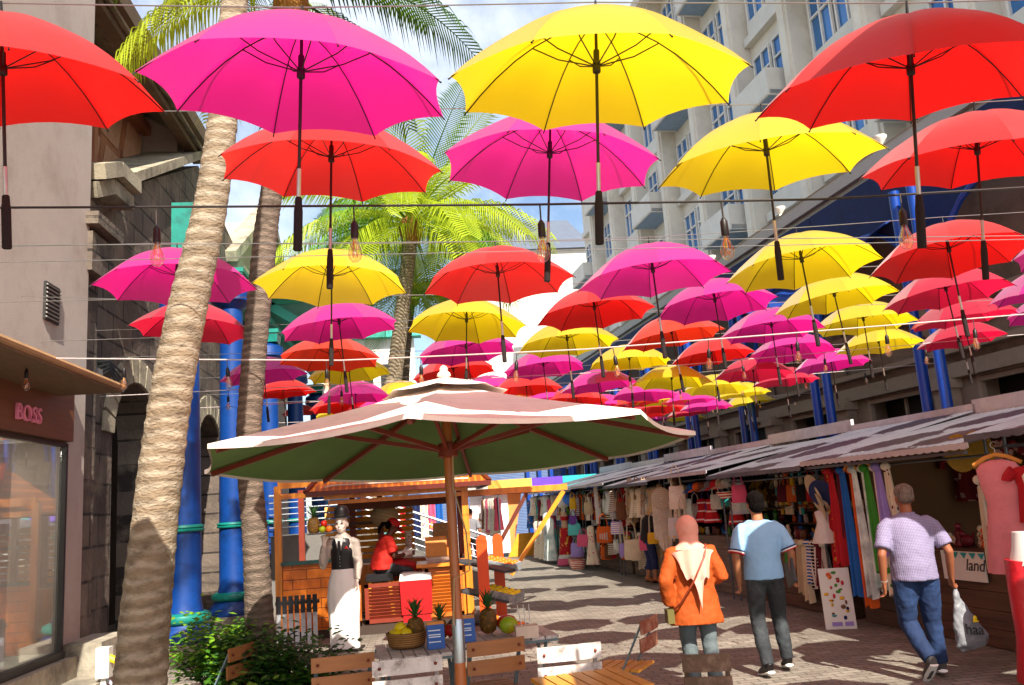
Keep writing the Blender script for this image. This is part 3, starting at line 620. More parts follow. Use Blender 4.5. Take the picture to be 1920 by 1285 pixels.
KB('window_sill', [((-1.84, KY - .01, 1.115), (.76, .14, .05))], M('sill_teal', '2a5550', .5))
KB('window_head', [((-1.78, KY, 2.3), (.95, .08, .12)), ((-1.78, KY, 2.12), (.95, .05, .08))], m_or)
KB('front_beam', [((-.45, KY - .12, 2.08), (2.2, .1, .1)), ((-.45, KY + .0, 1.98), (2.1, .06, .06))], m_or)
KB('ceiling_beam', [((-.5, KY + .9, 1.93), (1.9, .1, .16))], M('beam_brown', '5c2c14', .6))
MB().tube([(-1.55, KY - .2, 2.12), (-1.52, KY - .22, 2.21), (-1.4, KY - .22, 2.235), (.66, KY - .22, 2.21)], .012, 6).build('conduit', M('conduit_pale', 'c9b9a4', .4), kx, world=True)
rf = MB().add([(-1.75, KY - .3, 2.16), (.95, KY - .3, 2.16), (.3, KY + 1.2, 2.95), (-1.2, KY + 1.2, 2.95), (.95, KY + 2.8, 2.16), (-1.75, KY + 2.8, 2.16), (-1.75, KY - .3, 2.12), (.95, KY - .3, 2.12), (.95, KY + 2.8, 2.12), (-1.75, KY + 2.8, 2.12)],
  [(0, 1, 2, 3), (1, 4, 2), (2, 4, 5, 3), (5, 0, 3), (6, 7, 1, 0), (7, 8, 4, 1), (8, 9, 5, 4), (9, 6, 0, 5), (9, 8, 7, 6)]).build('roof', M('roof_slats', 'C8701e', .5, .15, 3, pat='stripe', alt=dict(c2='9a4c18', s=3.2, th=.25), stretch=(1, 1, 1)), kx, world=True, smooth=False)
MB().bar((-1.8, KY - .33, 2.12), (.98, KY - .33, 2.12), .05, .07).bar((.98, KY - .33, 2.12), (.98, KY + 2.8, 2.12), .05, .07).bar((.98, KY - .33, 2.15), (.32, KY + 1.2, 2.97), .07, .05).bar((-1.8, KY - .33, 2.15), (-1.22, KY + 1.2, 2.97), .07, .05).build('roof_edge', m_dred, rf, world=True)
KB('awning_beam', [((1.55, KY + 1.2, 2.0), (1.75, .09, .1))], m_or)
MB().bar((2.36, KY + 1.2, 1.93), (1.36, KY + 1.2, .6), .07, .07).build('brace', M('orange_light', 'D98a1e', .4), kx, world=True)
MB().bar((1.85, KY + 2.3, 1.95), (1.2, KY + 2.3, .95), .07, .07).build('brace', M('brace_brown', '5a2412', .5), kx, world=True)
KB('awning_beam', [((1.5, KY + 2.3, 2.0), (1.7, .08, .1))], m_rib)
def louvre(x0, x1, z0, z1, y, mat=m_louv, par_=kx, name='louvred_panel'):
    m = MB().box(((x0 + x1) / 2, y, z0 + .03), (x1 - x0, .05, .06)).box(((x0 + x1) / 2, y, z1 - .03), (x1 - x0, .05, .06)).box((x0 + .03, y, (z0 + z1) / 2), (.06, .05, z1 - z0)).box((x1 - .03, y, (z0 + z1) / 2), (.06, .05, z1 - z0))
    o = m.build(name, mat, par_, world=True, smooth=False); n = int((z1 - z0 - .12) / .05); s = MB()
    for k in range(n): s.box(((x0 + x1) / 2, y, z0 + .085 + k * .05), (x1 - x0 - .12, .012, .05), Matrix.Rotation(.6, 3, 'X'))
    s.build('slats', mat, o, world=True, smooth=False); return o
louvre(-1.42, -1.05, .14, .78, KY + .02); louvre(-1.0, -.32, .14, .72, KY + .05, m_rib)
cab = KB('counter', [((.22, KY + .45, .5), (.66, .8, .8))], m_or); louvre(-.08, .5, .16, .88, KY + .03)
KB('counter_top', [((.2, KY + .4, .93), (.8, .95, .05))], m_or)
KB('back_counter', [((-1.6, KY + 2.2, .45), (1.2, .5, .9))], m_or)
KB('side_panel', [((.62, KY + 1.3, .5), (.05, 2.4, .9))], m_louv)
hb = MB()
for k in range(9): hb.box((-1.05, KY + 2.55, 1.02 + k * .11), (1.6, .02, .085), Matrix.Rotation(-.35, 3, 'X'))
hb.build('back_slats', M('slats_yellow', 'D99a34', .5, .2), kx, world=True, smooth=False)
KB('hanging_shelf', [((-1.15, KY + 1.6, 1.62), (.75, .5, .05))], M('shelf_brown', '4a2c1a', .6))
# counter things
m_white = M('white_plastic', 'd8d6d0', .4, .05, 5); m_red = M('cooler_red', 'B80d14', .35, .1, 3, spec=.6)
cl = thing('cool_box', 'red cool box with a white lid standing in the kiosk doorway', 'cool box', (-.22, KY + .15, .12))
MB().box((0, 0, .36), (.46, .34, .5), taper=1.06).box((0, 0, .06), (.42, .3, .12)).build('body', m_red, cl, ang=30); MB().box((0, 0, .66), (.5, .38, .1), taper=.93).box((0, 0, .715), (.4, .28, .02)).build('lid', m_white, cl, ang=30)
so = thing('bar_stool', 'stool with a black padded seat and yellow wooden legs', 'stool', (-.78, KY + .45, .12))
MB().box((0, 0, .66), (.42, .36, .09)).box((0, 0, .71), (.38, .32, .02)).build('seat', M('black_vinyl', '17171a', .3, .1, spec=.6), so, ang=30)
for sx in (-1, 1):
    for sy in (-1, 1): MB().bar((sx * .2, sy * .15, 0), (sx * .15, sy * .12, .63), .05).build('leg', M('yellow_wood', 'D9a020', .4), so)
MB().bar((-.15, -.13, .55), (.15, -.13, .55), .04, .06).bar((-.15, .13, .55), (.15, .13, .55), .04, .06).build('rail', MATS['yellow_wood'], so)
tr = tag(KBx := MB().box((.2, KY + .25, 1.0), (.46, .3, .08), taper=1.1).build('steel_tray', M('tray_steel', 'b8bcc0', .25, .1, metal=.8)), 'shiny steel tray of chopped fruit on the kiosk counter', 'tray')
bd = MB().box((.12, KY + .5, 1.16), (.34, .04, .36), Matrix.Rotation(-.2, 3, 'X')).build('cutting_board', M('board_wood', 'd08a3c', .6)); tag(bd, 'upright wooden board leaning on the kiosk counter behind the steel tray', 'board')
tub = MB().lathe([(.1, 0), (.16, .1), (.17, .14), (.165, .14), (.15, .1), (.09, .02)], 14, (.3, KY + .8, .96)).build('fruit_tub', M('tub_steel', '9a9288', .3, metal=.7)); tag(tub, 'round metal tub at the back of the kiosk counter', 'tub')
tea = MB().box((.22, KY + .72, 1.42), (.3, .2, .26), taper=.85).build('woven_box', M('woven_tan', '8a6a40', .8, .3, 30, bump=.5)); tag(tea, 'tan woven box standing high at the right end of the kiosk counter', 'box')
MB_ = MB().box((.22, KY + .72, 1.12), (.26, .18, .34)).build('crate_stand', m_or); tag(MB_, 'small orange wood stand carrying the tan woven box', 'stand')
stk = MB()
for k in range(9): stk.lathe([(.05, k * .05), (.065, k * .05 + .035), (.06, k * .05 + .04)], 10)
stk.xf(Matrix.Translation((-.33, KY + 1.4, 1.0))); tag(stk.build('cup_stack', m_white), 'tall stack of white plastic cups behind the seated worker', 'cup stack')
tbk = MB().box((-.33, KY + 1.4, .5), (.7, .5, 1.0)).build('inner_cupboard', m_louv); tag(tbk, 'brown inner cupboard under the stack of white cups', 'cupboard')
ln = MB().ball((-.72, KY + 1.35, 1.72), (.24, .24, .2), 18, 12).build('basket_hat', M('straw_pale', 'c9b48c', .8, .2, 3, pat='stripe', alt=dict(c2='8e7850', s=14, dir='Z', th=.4))); tag(ln, 'round pale woven straw dome hanging behind the seated worker', 'basket')
# fruit
m_yel = M('lemon', 'E6C80e', .4, .1, 6); m_org = M('orange_skin', 'E8700c', .45, .12, 8, bump=.2, bscale=90); m_grn = M('mango_green', '9ab01c', .4, .3, 4, dirt='d9b020', dscale=3); m_rdf = M('apple_red', 'C22010', .35, .2, 4)
m_pine = M('pineapple_skin', 'B0701c', .6, .25, 6, pat='voronoi', bump=.8, bscale=30, alt=dict(c2='6a4a14', s=34, th=.42, hard=0)); m_leaf = M('pine_leaf', '3f6a34', .5, .25, 5, trans=.1)
m_wick = M('wicker', 'A07038', .7, .3, 3, pat='stripe', bump=.6, alt=dict(c2='6e4a22', s=20, dir='Z', th=.4))
def pineapple(mb_name, label, loc, sc=1.0, cat='pineapple', group='pineapples', rot=0):
    t = thing('pineapple', label, cat, loc, rot, group)
    MB().lathe([(.03 * sc, 0), (.06 * sc, .02 * sc), (.075 * sc, .07 * sc), (.072 * sc, .13 * sc), (.055 * sc, .18 * sc), (.02 * sc, .195 * sc)], 16).build('fruit_body', m_pine, t)
    m = MB(); rn = random.Random(3)
    for k in range(26):
        a = k * 2.4; el = .35 + 1.05 * (k / 26); L = (.11 + .07 * math.sin(k / 26 * 3)) * sc; d = Vector((math.cos(a) * math.cos(el), math.sin(a) * math.cos(el), math.sin(el))); s = Vector((-math.sin(a), math.cos(a), 0)) * .011 * sc
        b0 = Vector((0, 0, .185 * sc)) + Vector((0, 0, .0015 * k)); md = b0 + d * L * .6; tp = b0 + d * L + Vector((math.cos(a), math.sin(a), -.3)) * .03 * sc
        m.add([b0 - s, b0 + s, md + s * .8, md - s * .8, tp], [(0, 1, 2, 3), (3, 2, 4)])
    m.build('leaves', m_leaf, t, smooth=False); return t
def fruit(kind, label, loc, r, mat, grp, rz=(1, 1, .95)):
    o = MB().ball((0, 0, r), (r * rz[0], r * rz[1], r * rz[2]), 12, 8).build(kind, mat, origin=(0, 0, 0)); o.location = Vector(loc); return tag(o, label, kind, grp)
def pile(kind, mat, r, c, nx, ny, ax, ay, label, grp):
    for j in range(ny):
        for i in range(nx):
            p = Vector(c) + Vector(ax) * ((i - (nx - 1) / 2) * r * 1.9 + random.uniform(-.006, .006)) + Vector(ay) * ((j - (ny - 1) / 2) * r * 1.9)
            fruit(kind, label, p, r * random.uniform(.92, 1.05), mat, grp)
# fruit rack right of the kiosk
rk = thing('fruit_rack', 'slanted fruit rack with two round topped orange posts beside the kiosk', 'rack', (.85, 12.4, 0))
for (x, y, zt) in ((.72, 11.9, 1.38), (1.0, 12.7, 1.36)):
    pp = [(-.075, 0), (.075, 0), (.075, zt - .08)] + [(.075 * math.cos(a), zt - .08 + .08 * math.sin(a)) for a in (.5, 1.0, 1.57, 2.1, 2.6)] + [(-.075, zt - .08)]
    MB().prism(pp, (x, y, 0), (1, 0, 0), (0, 0, 1), (0, .05, 0)).build('post', m_orr, rk, smooth=False, world=True)
m_gw = M('grey_plank', '9aa0a2', .7, .25, 6, bump=.2, dirt='5c6468', dscale=4); m_dkw = M('dark_plank', '3a3c3e', .7, .2, 5)
crs = [((1.0, 12.55, .88), 'orange', m_org), ((.98, 12.2, .5), 'lemon', m_yel), ((.95, 11.7, .14), 'orange', m_org)]
for z in (.95, .55, .2):
    MB().bar((.45, 12.5, z + .08), (1.1, 12.05, z - .08), .3, .03).build('shelf', m_dkw, rk, world=True)
for i, (c_, kind, mt) in enumerate(crs):
    lb = ['uppermost grey crate of oranges on the slanted rack', 'middle grey crate on the slanted rack, full of lemons', 'lowest grey crate of oranges on the slanted rack'][i]
    t = thing('crate', lb, 'crate', c_, R(-32), 'grey crates on the fruit rack'); t.rotation_euler = (R(4), R(12), R(-32))
    MB().box((0, 0, .01), (.5, .3, .02)).build('bottom', m_gw, t)
    for s, sz in (((0, -.15, .06), (.5, .018, .12)), ((0, .15, .06), (.5, .018, .12)), ((-.25, 0, .06), (.018, .3, .12)), ((.25, 0, .06), (.018, .3, .12))): MB().box(s, sz).build('side_board', m_gw, t)
    mt4 = Matrix.Translation(c_) @ Euler((R(4), R(12), R(-32))).to_matrix().to_4x4()
    for j in range(3):
        for k in range(5):
            p = mt4 @ Vector((-.19 + k * .095, -.095 + j * .095, .05)); fruit(kind, '%s in the %s crate of the slanted rack' % (kind, ['uppermost', 'middle', 'lowest'][i]), p, .047, mt, '%ss on the rack' % kind)
# ------------------------------------------------------------------ cafe tables and folding chairs
m_tabw = M('weathered_white', 'CFC6C0', .7, .15, 8, stretch=(1, 6, 1), bump=.25, dirt='6a5a50', dscale=9); m_brs = M('brown_slat', 'A0683c', .5, .15, 5, stretch=(1, 8, 8), bump=.08)
m_grf = M('grey_green_frame', '6f8288', .4, .15, 10, metal=.3); m_rdw = M('red_brown_wood', '8a4a34', .7, .3, 8, bump=.2, dirt='b08a70', dscale=8); m_dw = M('old_dark_wood', '5a4536', .8, .3, 8, bump=.3, dirt='8c7460', dscale=6); m_ylw = M('yellow_slat', 'C8882c', .5, .2, 6)
def table(label, loc, rz, wx=.7, wy=.7, mat=m_tabw):
    t = thing('cafe_table', label, 'table', loc, rz, 'slatted cafe tables'); n = 7
    for k in range(n): MB().box((-wx / 2 + wx * (k + .5) / n, 0, .735), (wx / n - .012, wy, .024)).build('slat', mat, t)
    MB().box((0, -wy / 2 + .06, .71), (wx, .04, .025)).box((0, wy / 2 - .06, .71), (wx, .04, .025)).build('apron', m_grf, t)
    for s in (-1, 1):
        MB().tube([(s * wx * .42, -wy * .45, 0), (s * wx * .42, wy * .4, .7)], .014, 6).tube([(s * wx * .38, wy * .45, 0), (s * wx * .38, -wy * .4, .7)], .014, 6).build('leg_pair', m_grf, t)
    return t
def chair(label, loc, rz, slat, frame, seatm, w=.43):
    """folding chair, its back towards -y, seat towards +y"""
    t = thing('folding_chair', label, 'chair', loc, rz, 'folding slat chairs')
    for z, dy in ((.77, -.215), (.64, -.2)):
        MB().slab(lambda u, v: ((u - .5) * w, dy - .012 * math.sin(math.pi * u) + .0, z - .05 + .1 * v), 8, 1, .014).build('back_slat', slat, t)
    for s in (-1, 1):
        MB().bar((s * w * .43, -.225, .81), (s * w * .43, .2, 0), .028, .012).bar((s * w * .37, .22, .45), (s * w * .37, -.22, 0), .028, .012).build('frame', frame, t)
        if slat is m_tabw or slat is m_brs:
            for z in (.77, .64): MB().ball((s * w * .4, -.24, z), .011, 8, 6).build('bolt', MATS.get('bolt') or M('bolt', '7a3a2a', .5, metal=.5), t)
    for k in range(5): MB().box((0, -.14 + k * .085, .455), (w * .92, .066, .018)).build('seat_slat', seatm, t)
    return t
chair('brown slatted folding chair in front of the waiter statue', (-.66, 6.35 + .2, 0), R(8), m_brs, m_grf, m_brs)
chair('whitewashed folding chair beside the fruit basket table', (-.2, 6.0 + .2, 0), R(6), m_tabw, m_tabw, m_tabw, .46)
chair('brown slatted folding chair directly right of the parasol pole', (.4, 6.45 + .2, 0), R(12), m_brs, m_grf, m_brs)
chair('weathered white folding chair with a yellow slatted seat', (.88, 5.95 + .2, 0), R(5), m_tabw, m_tabw, m_ylw, .44)
chair('reddish brown folding chair seen side on at the edge of the paving', (1.5, 6.98, 0), R(58), m_rdw, m_grf, m_ylw, .42)
chair('old dark brown folding chair right in front of the woman in orange', (1.66, 5.4, 0), R(-16), m_dw, m_dw, m_dw, .28)
chair('pale folding chair turned away between the green shrubs', (-1.72, 7.35, 0), R(70), m_brs, m_grf, m_brs, .36)
table('whitewashed slatted table carrying the lemon basket', (-.12, 6.85, 0), R(6), .62, .7)
table('pale slatted table carrying the mango and pineapple plate', (.55, 7.15, 0), R(6), .8, .6)
table('low orange slatted table at the bottom edge near the parasol pole', (.95, 5.5, -.08), R(10), .6, .6, m_ylw)
bk = thing('fruit_basket', 'oval wicker basket of lemons on the whitewashed table', 'basket', (-.2, 6.9, .75))
MB().lathe([(.11, 0), (.14, .02), (.15, .1), (.142, .1), (.13, .03)], 22).build('bowl', m_wick, bk); MB().lathe([(.143, .095), (.157, .1), (.157, .115), (.143, .118)], 22, cap=False).build('rim', m_wick, bk)
for k, (dx, dy, dz) in enumerate([(-.07, -.05, .06), (.0, -.07, .07), (-.02, .03, .08), (-.09, .03, .06), (-.045, -.02, .11)]): fruit('lemon', 'yellow lemon in the wicker basket', (-.2 + dx, 6.9 + dy, .75 + dz), .042, m_yel, 'lemons in the basket', (1.1, 1, .95))
pineapple('', 'pineapple standing in the lemon basket', (-.13, 6.93, .78), .95)
pineapple('', 'pineapple half hidden behind the left blue menu box', (.06, 7.15, .75), .8)
pineapple('', 'pineapple standing right of the parasol pole', (.45, 7.2, .76), 1.0)
fruit('mango', 'large green and yellow mango beside the pineapple', (.6, 7.05, .76), .07, m_grn, 'mangoes', (1.1, .9, .95)); fruit('mango', 'red mango behind the green and yellow one', (.6, 7.2, .76), .07, m_rdf, 'mangoes', (1.2, .9, .9))
fruit('apple', 'round orange fruit behind the left blue menu box', (.14, 7.1, .77), .05, m_rdf, None)
MB_ = MB().box((0, 0, .045), (.17, .11, .09), taper=1.05).build('paper_tray', M('paper_pink', 'e2c8b4', .7), origin=(0, 0, 0)); MB_.location = (.72, 6.85, .755); tag(MB_, 'small pale box with white straws on the table', 'box')
for k in range(3): tag(MB().tube([(.69 + .03 * k, 6.85, .8), (.66 + .045 * k, 6.85, 1.0)], .004, 5).build('drinking_straw', m_white), 'white drinking straw standing in the small pale box', 'straw', 'straws')
m_mb = M('menu_blue', '1a55a8', .4, .1, 5)
for i, (x, lb) in enumerate(((.02, 'blue printed menu box between the lemon basket and the parasol pole'), (.26, 'blue printed menu box right beside the parasol pole'))):
    y = 6.75 if i == 0 else 6.95
    t = thing('menu_box', lb, 'box', (x, y, .75), R(4), 'blue menu boxes')
    MB().prism([(-.06, 0), (.06, 0), (.035, .17), (-.02, .17)], (-.065 + .0, 0, 0), (0, 1, 0), (0, 0, 1), (.13, 0, 0)).build('box_body', m_mb, t, smooth=False)
    MB().box((0, .01, .18), (.13, .06, .02)).build('top_edge', m_or, t)
    l = MB()
    for z in (.05, .085, .1, .13): l.box((-.01, -.06 + z * .23, z), (.09, .003, .008))
    l.build('print_lines', M('print_white', 'dfe6f0', .5), t)
# ------------------------------------------------------------------ shrubs, planter, slatted screen, valve
m_lf = [M('leaf_bright', '6f9a22', .45, .3, 3, trans=.35), M('leaf_mid', '3f6e1c', .45, .3, 3, trans=.3), M('leaf_deep', '24481a', .5, .3, 3, trans=.2)]
m_stem = M('stem_brown', '6a4a34', .8)
def shrub(label, loc, rx, ry, rz_, n, mats, seed):
    rn = random.Random(seed); t = thing('shrub', label, 'shrub', loc, 0, 'shrubs in the planter'); s = MB(); tips = []
    for k in range(26):
        a = rn.uniform(0, 6.28); q = Vector((rx * math.cos(a) * rn.uniform(.2, 1), ry * math.sin(a) * rn.uniform(.2, 1), rz_ * rn.uniform(.5, 1.1)))
        md = q * .5 + Vector((0, 0, .12 * rz_)); s.tube([(0, 0, 0), md, q], [.009, .006, .003], 4); tips += [md, q, q * .8 + Vector((0, 0, .05))]
    s.build('stems', m_stem, t)
    L = [MB() for _ in mats]
    for k in range(n):
        b = rn.choice(tips) + Vector((rn.gauss(0, .08), rn.gauss(0, .08), rn.gauss(0, .07))); i = rn.randrange(len(mats))
        a = rn.uniform(0, 6.28); d = Vector((math.cos(a), math.sin(a), rn.uniform(-.5, .4))).normalized(); sd = d.cross(Vector((0, 0, 1))).normalized(); l = rn.uniform(.05, .1); up = d.cross(sd) * .012
        L[i].add([b, b + d * l * .5 + sd * l * .3, b + d * l, b + d * l * .5 - sd * l * .3, b + d * l * .5 - up], [(0, 1, 4), (1, 2, 4), (2, 3, 4), (3, 0, 4)])
    for i, m in enumerate(mats): L[i].build('foliage', m, t, smooth=False)
shrub('bright green shrub right behind the pale palm trunk, in sunlight', (-1.85, 7.9, .3), .5, .45, .62, 1700, m_lf[:2], 1)
shrub('deep green shrub at the foot of the thinner palm', (-1.45, 7.6, .25), .5, .45, .5, 1700, m_lf[1:], 2)
shrub('dark leafy shrub left of the brown chair, lowest in the planter', (-1.1, 7.7, .2), .4, .4, .45, 1300, m_lf[1:], 3)
shrub('low yellow green shrub at the bottom edge by the palm trunk', (-1.55, 6.9, .12), .4, .3, .35, 800, m_lf[:2], 4)
pl = thing('planter', 'low stone edged planter holding the shrubs and palms', 'planter', (-1.8, 7.6, 0))
MB().box((-1.75, 6.6, .16), (2.6, .14, .32)).box((-1.75, 8.7, .16), (2.6, .14, .32)).box((-.52, 7.65, .16), (.14, 1.96, .32)).box((-3.0, 7.65, .16), (.14, 1.96, .32)).build('kerb', m_conc, pl, world=True, smooth=False)
MB().box((-1.75, 7.65, .12), (2.4, 1.96, .24)).build('soil', M('soil', '3a2a1e', .95, .3, 20, bump=.6), pl, world=True)
sc = thing('slatted_screen', 'black and white slatted screen standing before the kiosk wall', 'screen', (-1.95, 12.9, 0))
for k in range(7): MB().box((-2.16 + k * .085, 12.89, .58), (.062, .02, .24), Matrix.Identity(3)).build('slat_top', M('slat_black', '1c1e22', .5), sc, world=True); MB().box((-2.16 + k * .085, 12.9, .32), (.06, .02, .64)).build('slat', [M('slat_white', 'b9bcc0', .5, .1, 3, dirt='22252a', dscale=1.2)], sc, world=True)
MB().box((-1.9, 12.93, .6), (.62, .02, .05)).box((-1.9, 12.93, .1), (.62, .02, .05)).build('rail', m_darkframe, sc, world=True)
va = thing('water_valve', 'white pipe box with a yellow valve handle at the foot of the stone wall', 'valve', (-3.4, 9.7, 0))
MB().box((0, 0, .45), (.13, .13, .3)).box((0, 0, .15), (.05, .05, .3)).build('pipe_box', m_white, va); MB().tube([(.04, 0, .5), (.14, 0, .44), (.24, 0, .4)], .035, 8).build('handle', m_yel, va); MB().tube([(.02, 0, .3), (.15, .05, .1), (.3, 0, .06), (.42, -.1, .1)], .018, 8).build('hose', M('hose_pale', 'a8aab4', .5), va)
# ------------------------------------------------------------------ steel stair behind the kiosk
stn = thing('ramp_stair', 'grey concrete ramp with steel railings seen through the kiosk window', 'stairs', (-1.6, 18, 0))
MB().prism([(-3.2, 0), (1.2, 0), (1.2, .35), (-1.6, 1.45), (-3.2, 1.45)], (0, 18.3, 0), (1, 0, 0), (0, 0, 1), (0, 1.2, 0)).build('ramp', M('ramp_concrete', '6c6964', .8, .15, 2, bump=.2), stn, world=True, smooth=False)
rl = MB()
for zz in (.12, .25, .38, .5, .62, .76): rl.tube([(-3.2, 18.2, 1.5 + zz), (-1.6, 18.2, 1.5 + zz), (1.2, 18.2, .4 + zz)], .012 if zz < .7 else .03, 6)
rl.build('rails', M('rail_steel', 'b9bcc2', .25, .1, metal=.8), stn, world=True)
for k in range(8):
    x = -3.1 + k * .55; zb = 1.45 if x < -1.6 else 1.45 - (x + 1.6) * .393; MB().tube([(x, 18.2, zb), (x, 18.2, zb + .85)], .016, 6).build('baluster', MATS['rail_steel'], stn, world=True)
# ------------------------------------------------------------------ right side: arcade building, columns, tower
RZ = math.atan2(VD.y, VD.x)                       # local x runs along the street, local y faces the street
TOW = rotz(RZ).to_4x4()
def L2(u, v, z=0): return (v, -u, z)              # (u, v, z) in a frame rotated by RZ
m_arc = M('arcade_render', '8A776A', .9, .15, 1.5, bump=.2, bscale=30, dirt='6a584c', dscale=.8)
m_beam = M('entablature', '9A8878', .85, .12, 2, bump=.1, dirt='7a685a', dscale=1)
m_navy = M('navy_canvas', '10234f', .8, .25, 3, bump=.2, bscale=12)
m_post = M('blue_post', '0b3d94', .35, .12, 4, spec=.5)
m_cream = M('cream_render', 'D6CFC2', .85, .06, 1.2, bump=.08, bscale=30, dirt='c0b7a8', dscale=.5)
m_gutter = M('gutter_grey', 'A8A49E', .6, .08, 2)
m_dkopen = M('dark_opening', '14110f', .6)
ac = thing('arcade_building', 'low brown arcade building behind the stalls with dark openings and a long gutter', 'building', RF(10.8, 20, 0), RZ)
def LB(par_, name, boxes, mat, v0=20, u0=10.8, **kw):
    m = MB()
    for (u, v, z, su, sv, sz) in boxes: m.box(L2(u - u0, v - v0, z), (sv, su, sz))
    return m.build(name, mat, par_, smooth=False, **kw)
V0, V1 = 3.0, 44.0; bays = [4.4 + 3.15 * k for k in range(13)]     # opening starts
pcs = [(10.8, (V0 + V1) / 2, 5.7, .5, V1 - V0, 4.7)]; prev = V0
for b_ in bays:
    pcs.append((10.8, (prev + b_) / 2, 1.7, .5, b_ - prev, 3.34)); prev = b_ + 1.9
pcs.append((10.8, (prev + V1) / 2, 1.7, .5, V1 - prev, 3.34))
LB(ac, 'wall', pcs, m_arc)
LB(ac, 'entablature', [(10.48, 23.5, 3.52, .16, 41, .26), (10.42, 23.5, 3.85, .3, 41, .1), (10.5, 23.5, 4.3, .12, 41, .1), (10.4, 23.5, 4.62, .34, 41, .14)], m_beam)
for i, b_ in enumerate(bays):
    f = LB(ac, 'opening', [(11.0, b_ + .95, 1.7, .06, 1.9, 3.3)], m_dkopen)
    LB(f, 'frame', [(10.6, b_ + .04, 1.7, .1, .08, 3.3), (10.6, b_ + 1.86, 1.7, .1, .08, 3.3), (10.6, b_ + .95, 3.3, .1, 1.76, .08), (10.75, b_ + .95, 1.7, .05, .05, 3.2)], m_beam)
    LB(ac, 'pilaster', [(10.44, b_ - .62, 1.9, .22, .42, 3.1), (10.4, b_ - .62, 3.3, .34, .56, .16)], m_beam)
    br = MB().prism([(0, 0), (.55, .75), (.55, .95), (0, .95)], L2(-.3, b_ - .74 - 20, 3.9), (0, 1, 0), (0, 0, 1), (.24, 0, 0)); br.build('corbel', m_beam, ac, smooth=False)
gz = 7.35
LB(ac, 'gutter', [(9.55, 23.5, gz, .16, 41, .2), (9.68, 23.5, gz + .16, .3, 41, .12), (9.62, 23.5, gz - .16, .1, 41, .1)], m_gutter)
LB(ac, 'soffit', [(10.2, 23.5, gz - .2, 1.1, 41, .08)] + [(10.2, 3.4 + .62 * k, gz - .28, 1.0, .1, .1) for k in range(65)], M('soffit_wood', '8a5c40', .7, .2, 3, bump=.1))
rs = MB().prism([(9.5, gz + .2), (14.3, gz + 2.6), (14.3, gz + 2.4), (10.2, gz + .1)], L2(-10.8, -17, 0), (0, -1, 0), (0, 0, 1), (41, 0, 0)); rs.build('roof', m_gutter, ac, smooth=False)
for v in (9.2, 12.9, 16.6, 20.3):
    t = thing('stone_urn', 'small white urn standing on the long gutter of the arcade', 'urn', RF(9.66, v, gz + .22), 0, 'urns on the gutter'); t.scale = (.62,) * 3
    MB().lathe([(.13, 0), (.13, .05), (.06, .08), (.05, .16), (.12, .26), (.17, .33), (.2, .38), (.2, .42), (.16, .42)], 16).build('urn_body', M('urn_white', 'D8D2C6', .7), t)
# navy valance with arches
for k in range(11):
    va0 = 8.45 + 3.15 * k; poly = [(0, 6.95), (0, 4.55), (.25, 4.55)] + [(1.575 - 1.3 * math.cos(t * math.pi / 12), 4.55 + 1.45 * math.sin(t * math.pi / 12)) for t in range(1, 12)] + [(2.9, 4.55), (3.13, 4.55), (3.13, 6.95)]
    o = MB().prism(poly, L2(9.25, va0, 0), (1, 0, 0), (0, 0, 1), (0, .05, 0)).xf(TOW).build('arched_canvas', m_navy, None, smooth=False)
    tag(o, 'navy canvas panel with an arched lower edge hanging under the gutter', 'canvas', 'navy canvas panels')
    t_ = MB().tube([L2(9.2, va0 + 1.575 - 1.3 * math.cos(t * math.pi / 12), 4.55 + 1.45 * math.sin(t * math.pi / 12)) for t in range(13)], .05, 6).xf(TOW); tt = t_.build('arch_tube', m_post, None); tt.parent = o; tt.location = tt.location - o.location
for k in range(10):
    v = 11.6 + 3.15 * k
    for dv in (-.22, .22):
        t = thing('blue_post', 'slim blue post behind the stall roofs, %s of its pair' % ('right' if dv < 0 else 'left'), 'post', RF(8.95, v + dv, 0), 0, 'paired blue steel posts')
        MB().lathe([(.12, 0), (.12, .03), (.085, .04), (.085, 6.35)], 14).build('shaft', m_post, t); MB().lathe([(.085, 4.5), (.12, 4.52), (.12, 4.6), (.085, 4.62)], 14).build('collar', m_post, t)
# tarp sagging between first posts
m_tarp = M('blue_tarp', '123a8a', .6, .25, 3, bump=.5, bscale=6)
tp = MB().slab(lambda a, b: L2(8.9 + 1.6 * b, 12.2 + 6.2 * a, 5.9 + .9 * b - .5 * math.sin(math.pi * a) * (1 - b) + .05 * math.sin(a * 30)), 40, 8, .02).xf(TOW).build('blue_tarp', m_tarp); tag(tp, 'creased blue tarpaulin sagging below the eave at the right', 'tarpaulin')
# tower
tw = thing('tall_building', 'tall cream office block with blue windows, balconies and tall pilasters', 'building', RF(14.6, 28, 0), RZ)
TU, TV0, TV1, TH = 14.6, 8.0, 48.6, 24.0
LB(tw, 'wall', [(TU + 3.6, (TV0 + TV1) / 2, TH / 2, 6.6, TV1 - TV0, TH)], m_cream, 28, TU)
m_win = M('window_blue', '2f6ea8', .08, .3, .4, spec=1.0, metal=.3); m_wf = M('window_frame_white', 'D8D4CC', .6)
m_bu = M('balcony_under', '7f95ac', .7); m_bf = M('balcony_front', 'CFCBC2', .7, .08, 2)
nb = 11; bw = (TV1 - TV0) / nb
WMsh = MB().box((0, -.02, 0), (1.06, .05, 2.0)).mesh('window', False)
fm = MB()
for x in (-.55, 0, .55): fm.box((x, .04, 0), (.07, .08, 2.1))
for z in (-1.03, .35, 1.03): fm.box((0, .045, z), (1.1, .07, .07))
FMsh = fm.mesh('frame', False)
nwin = 0
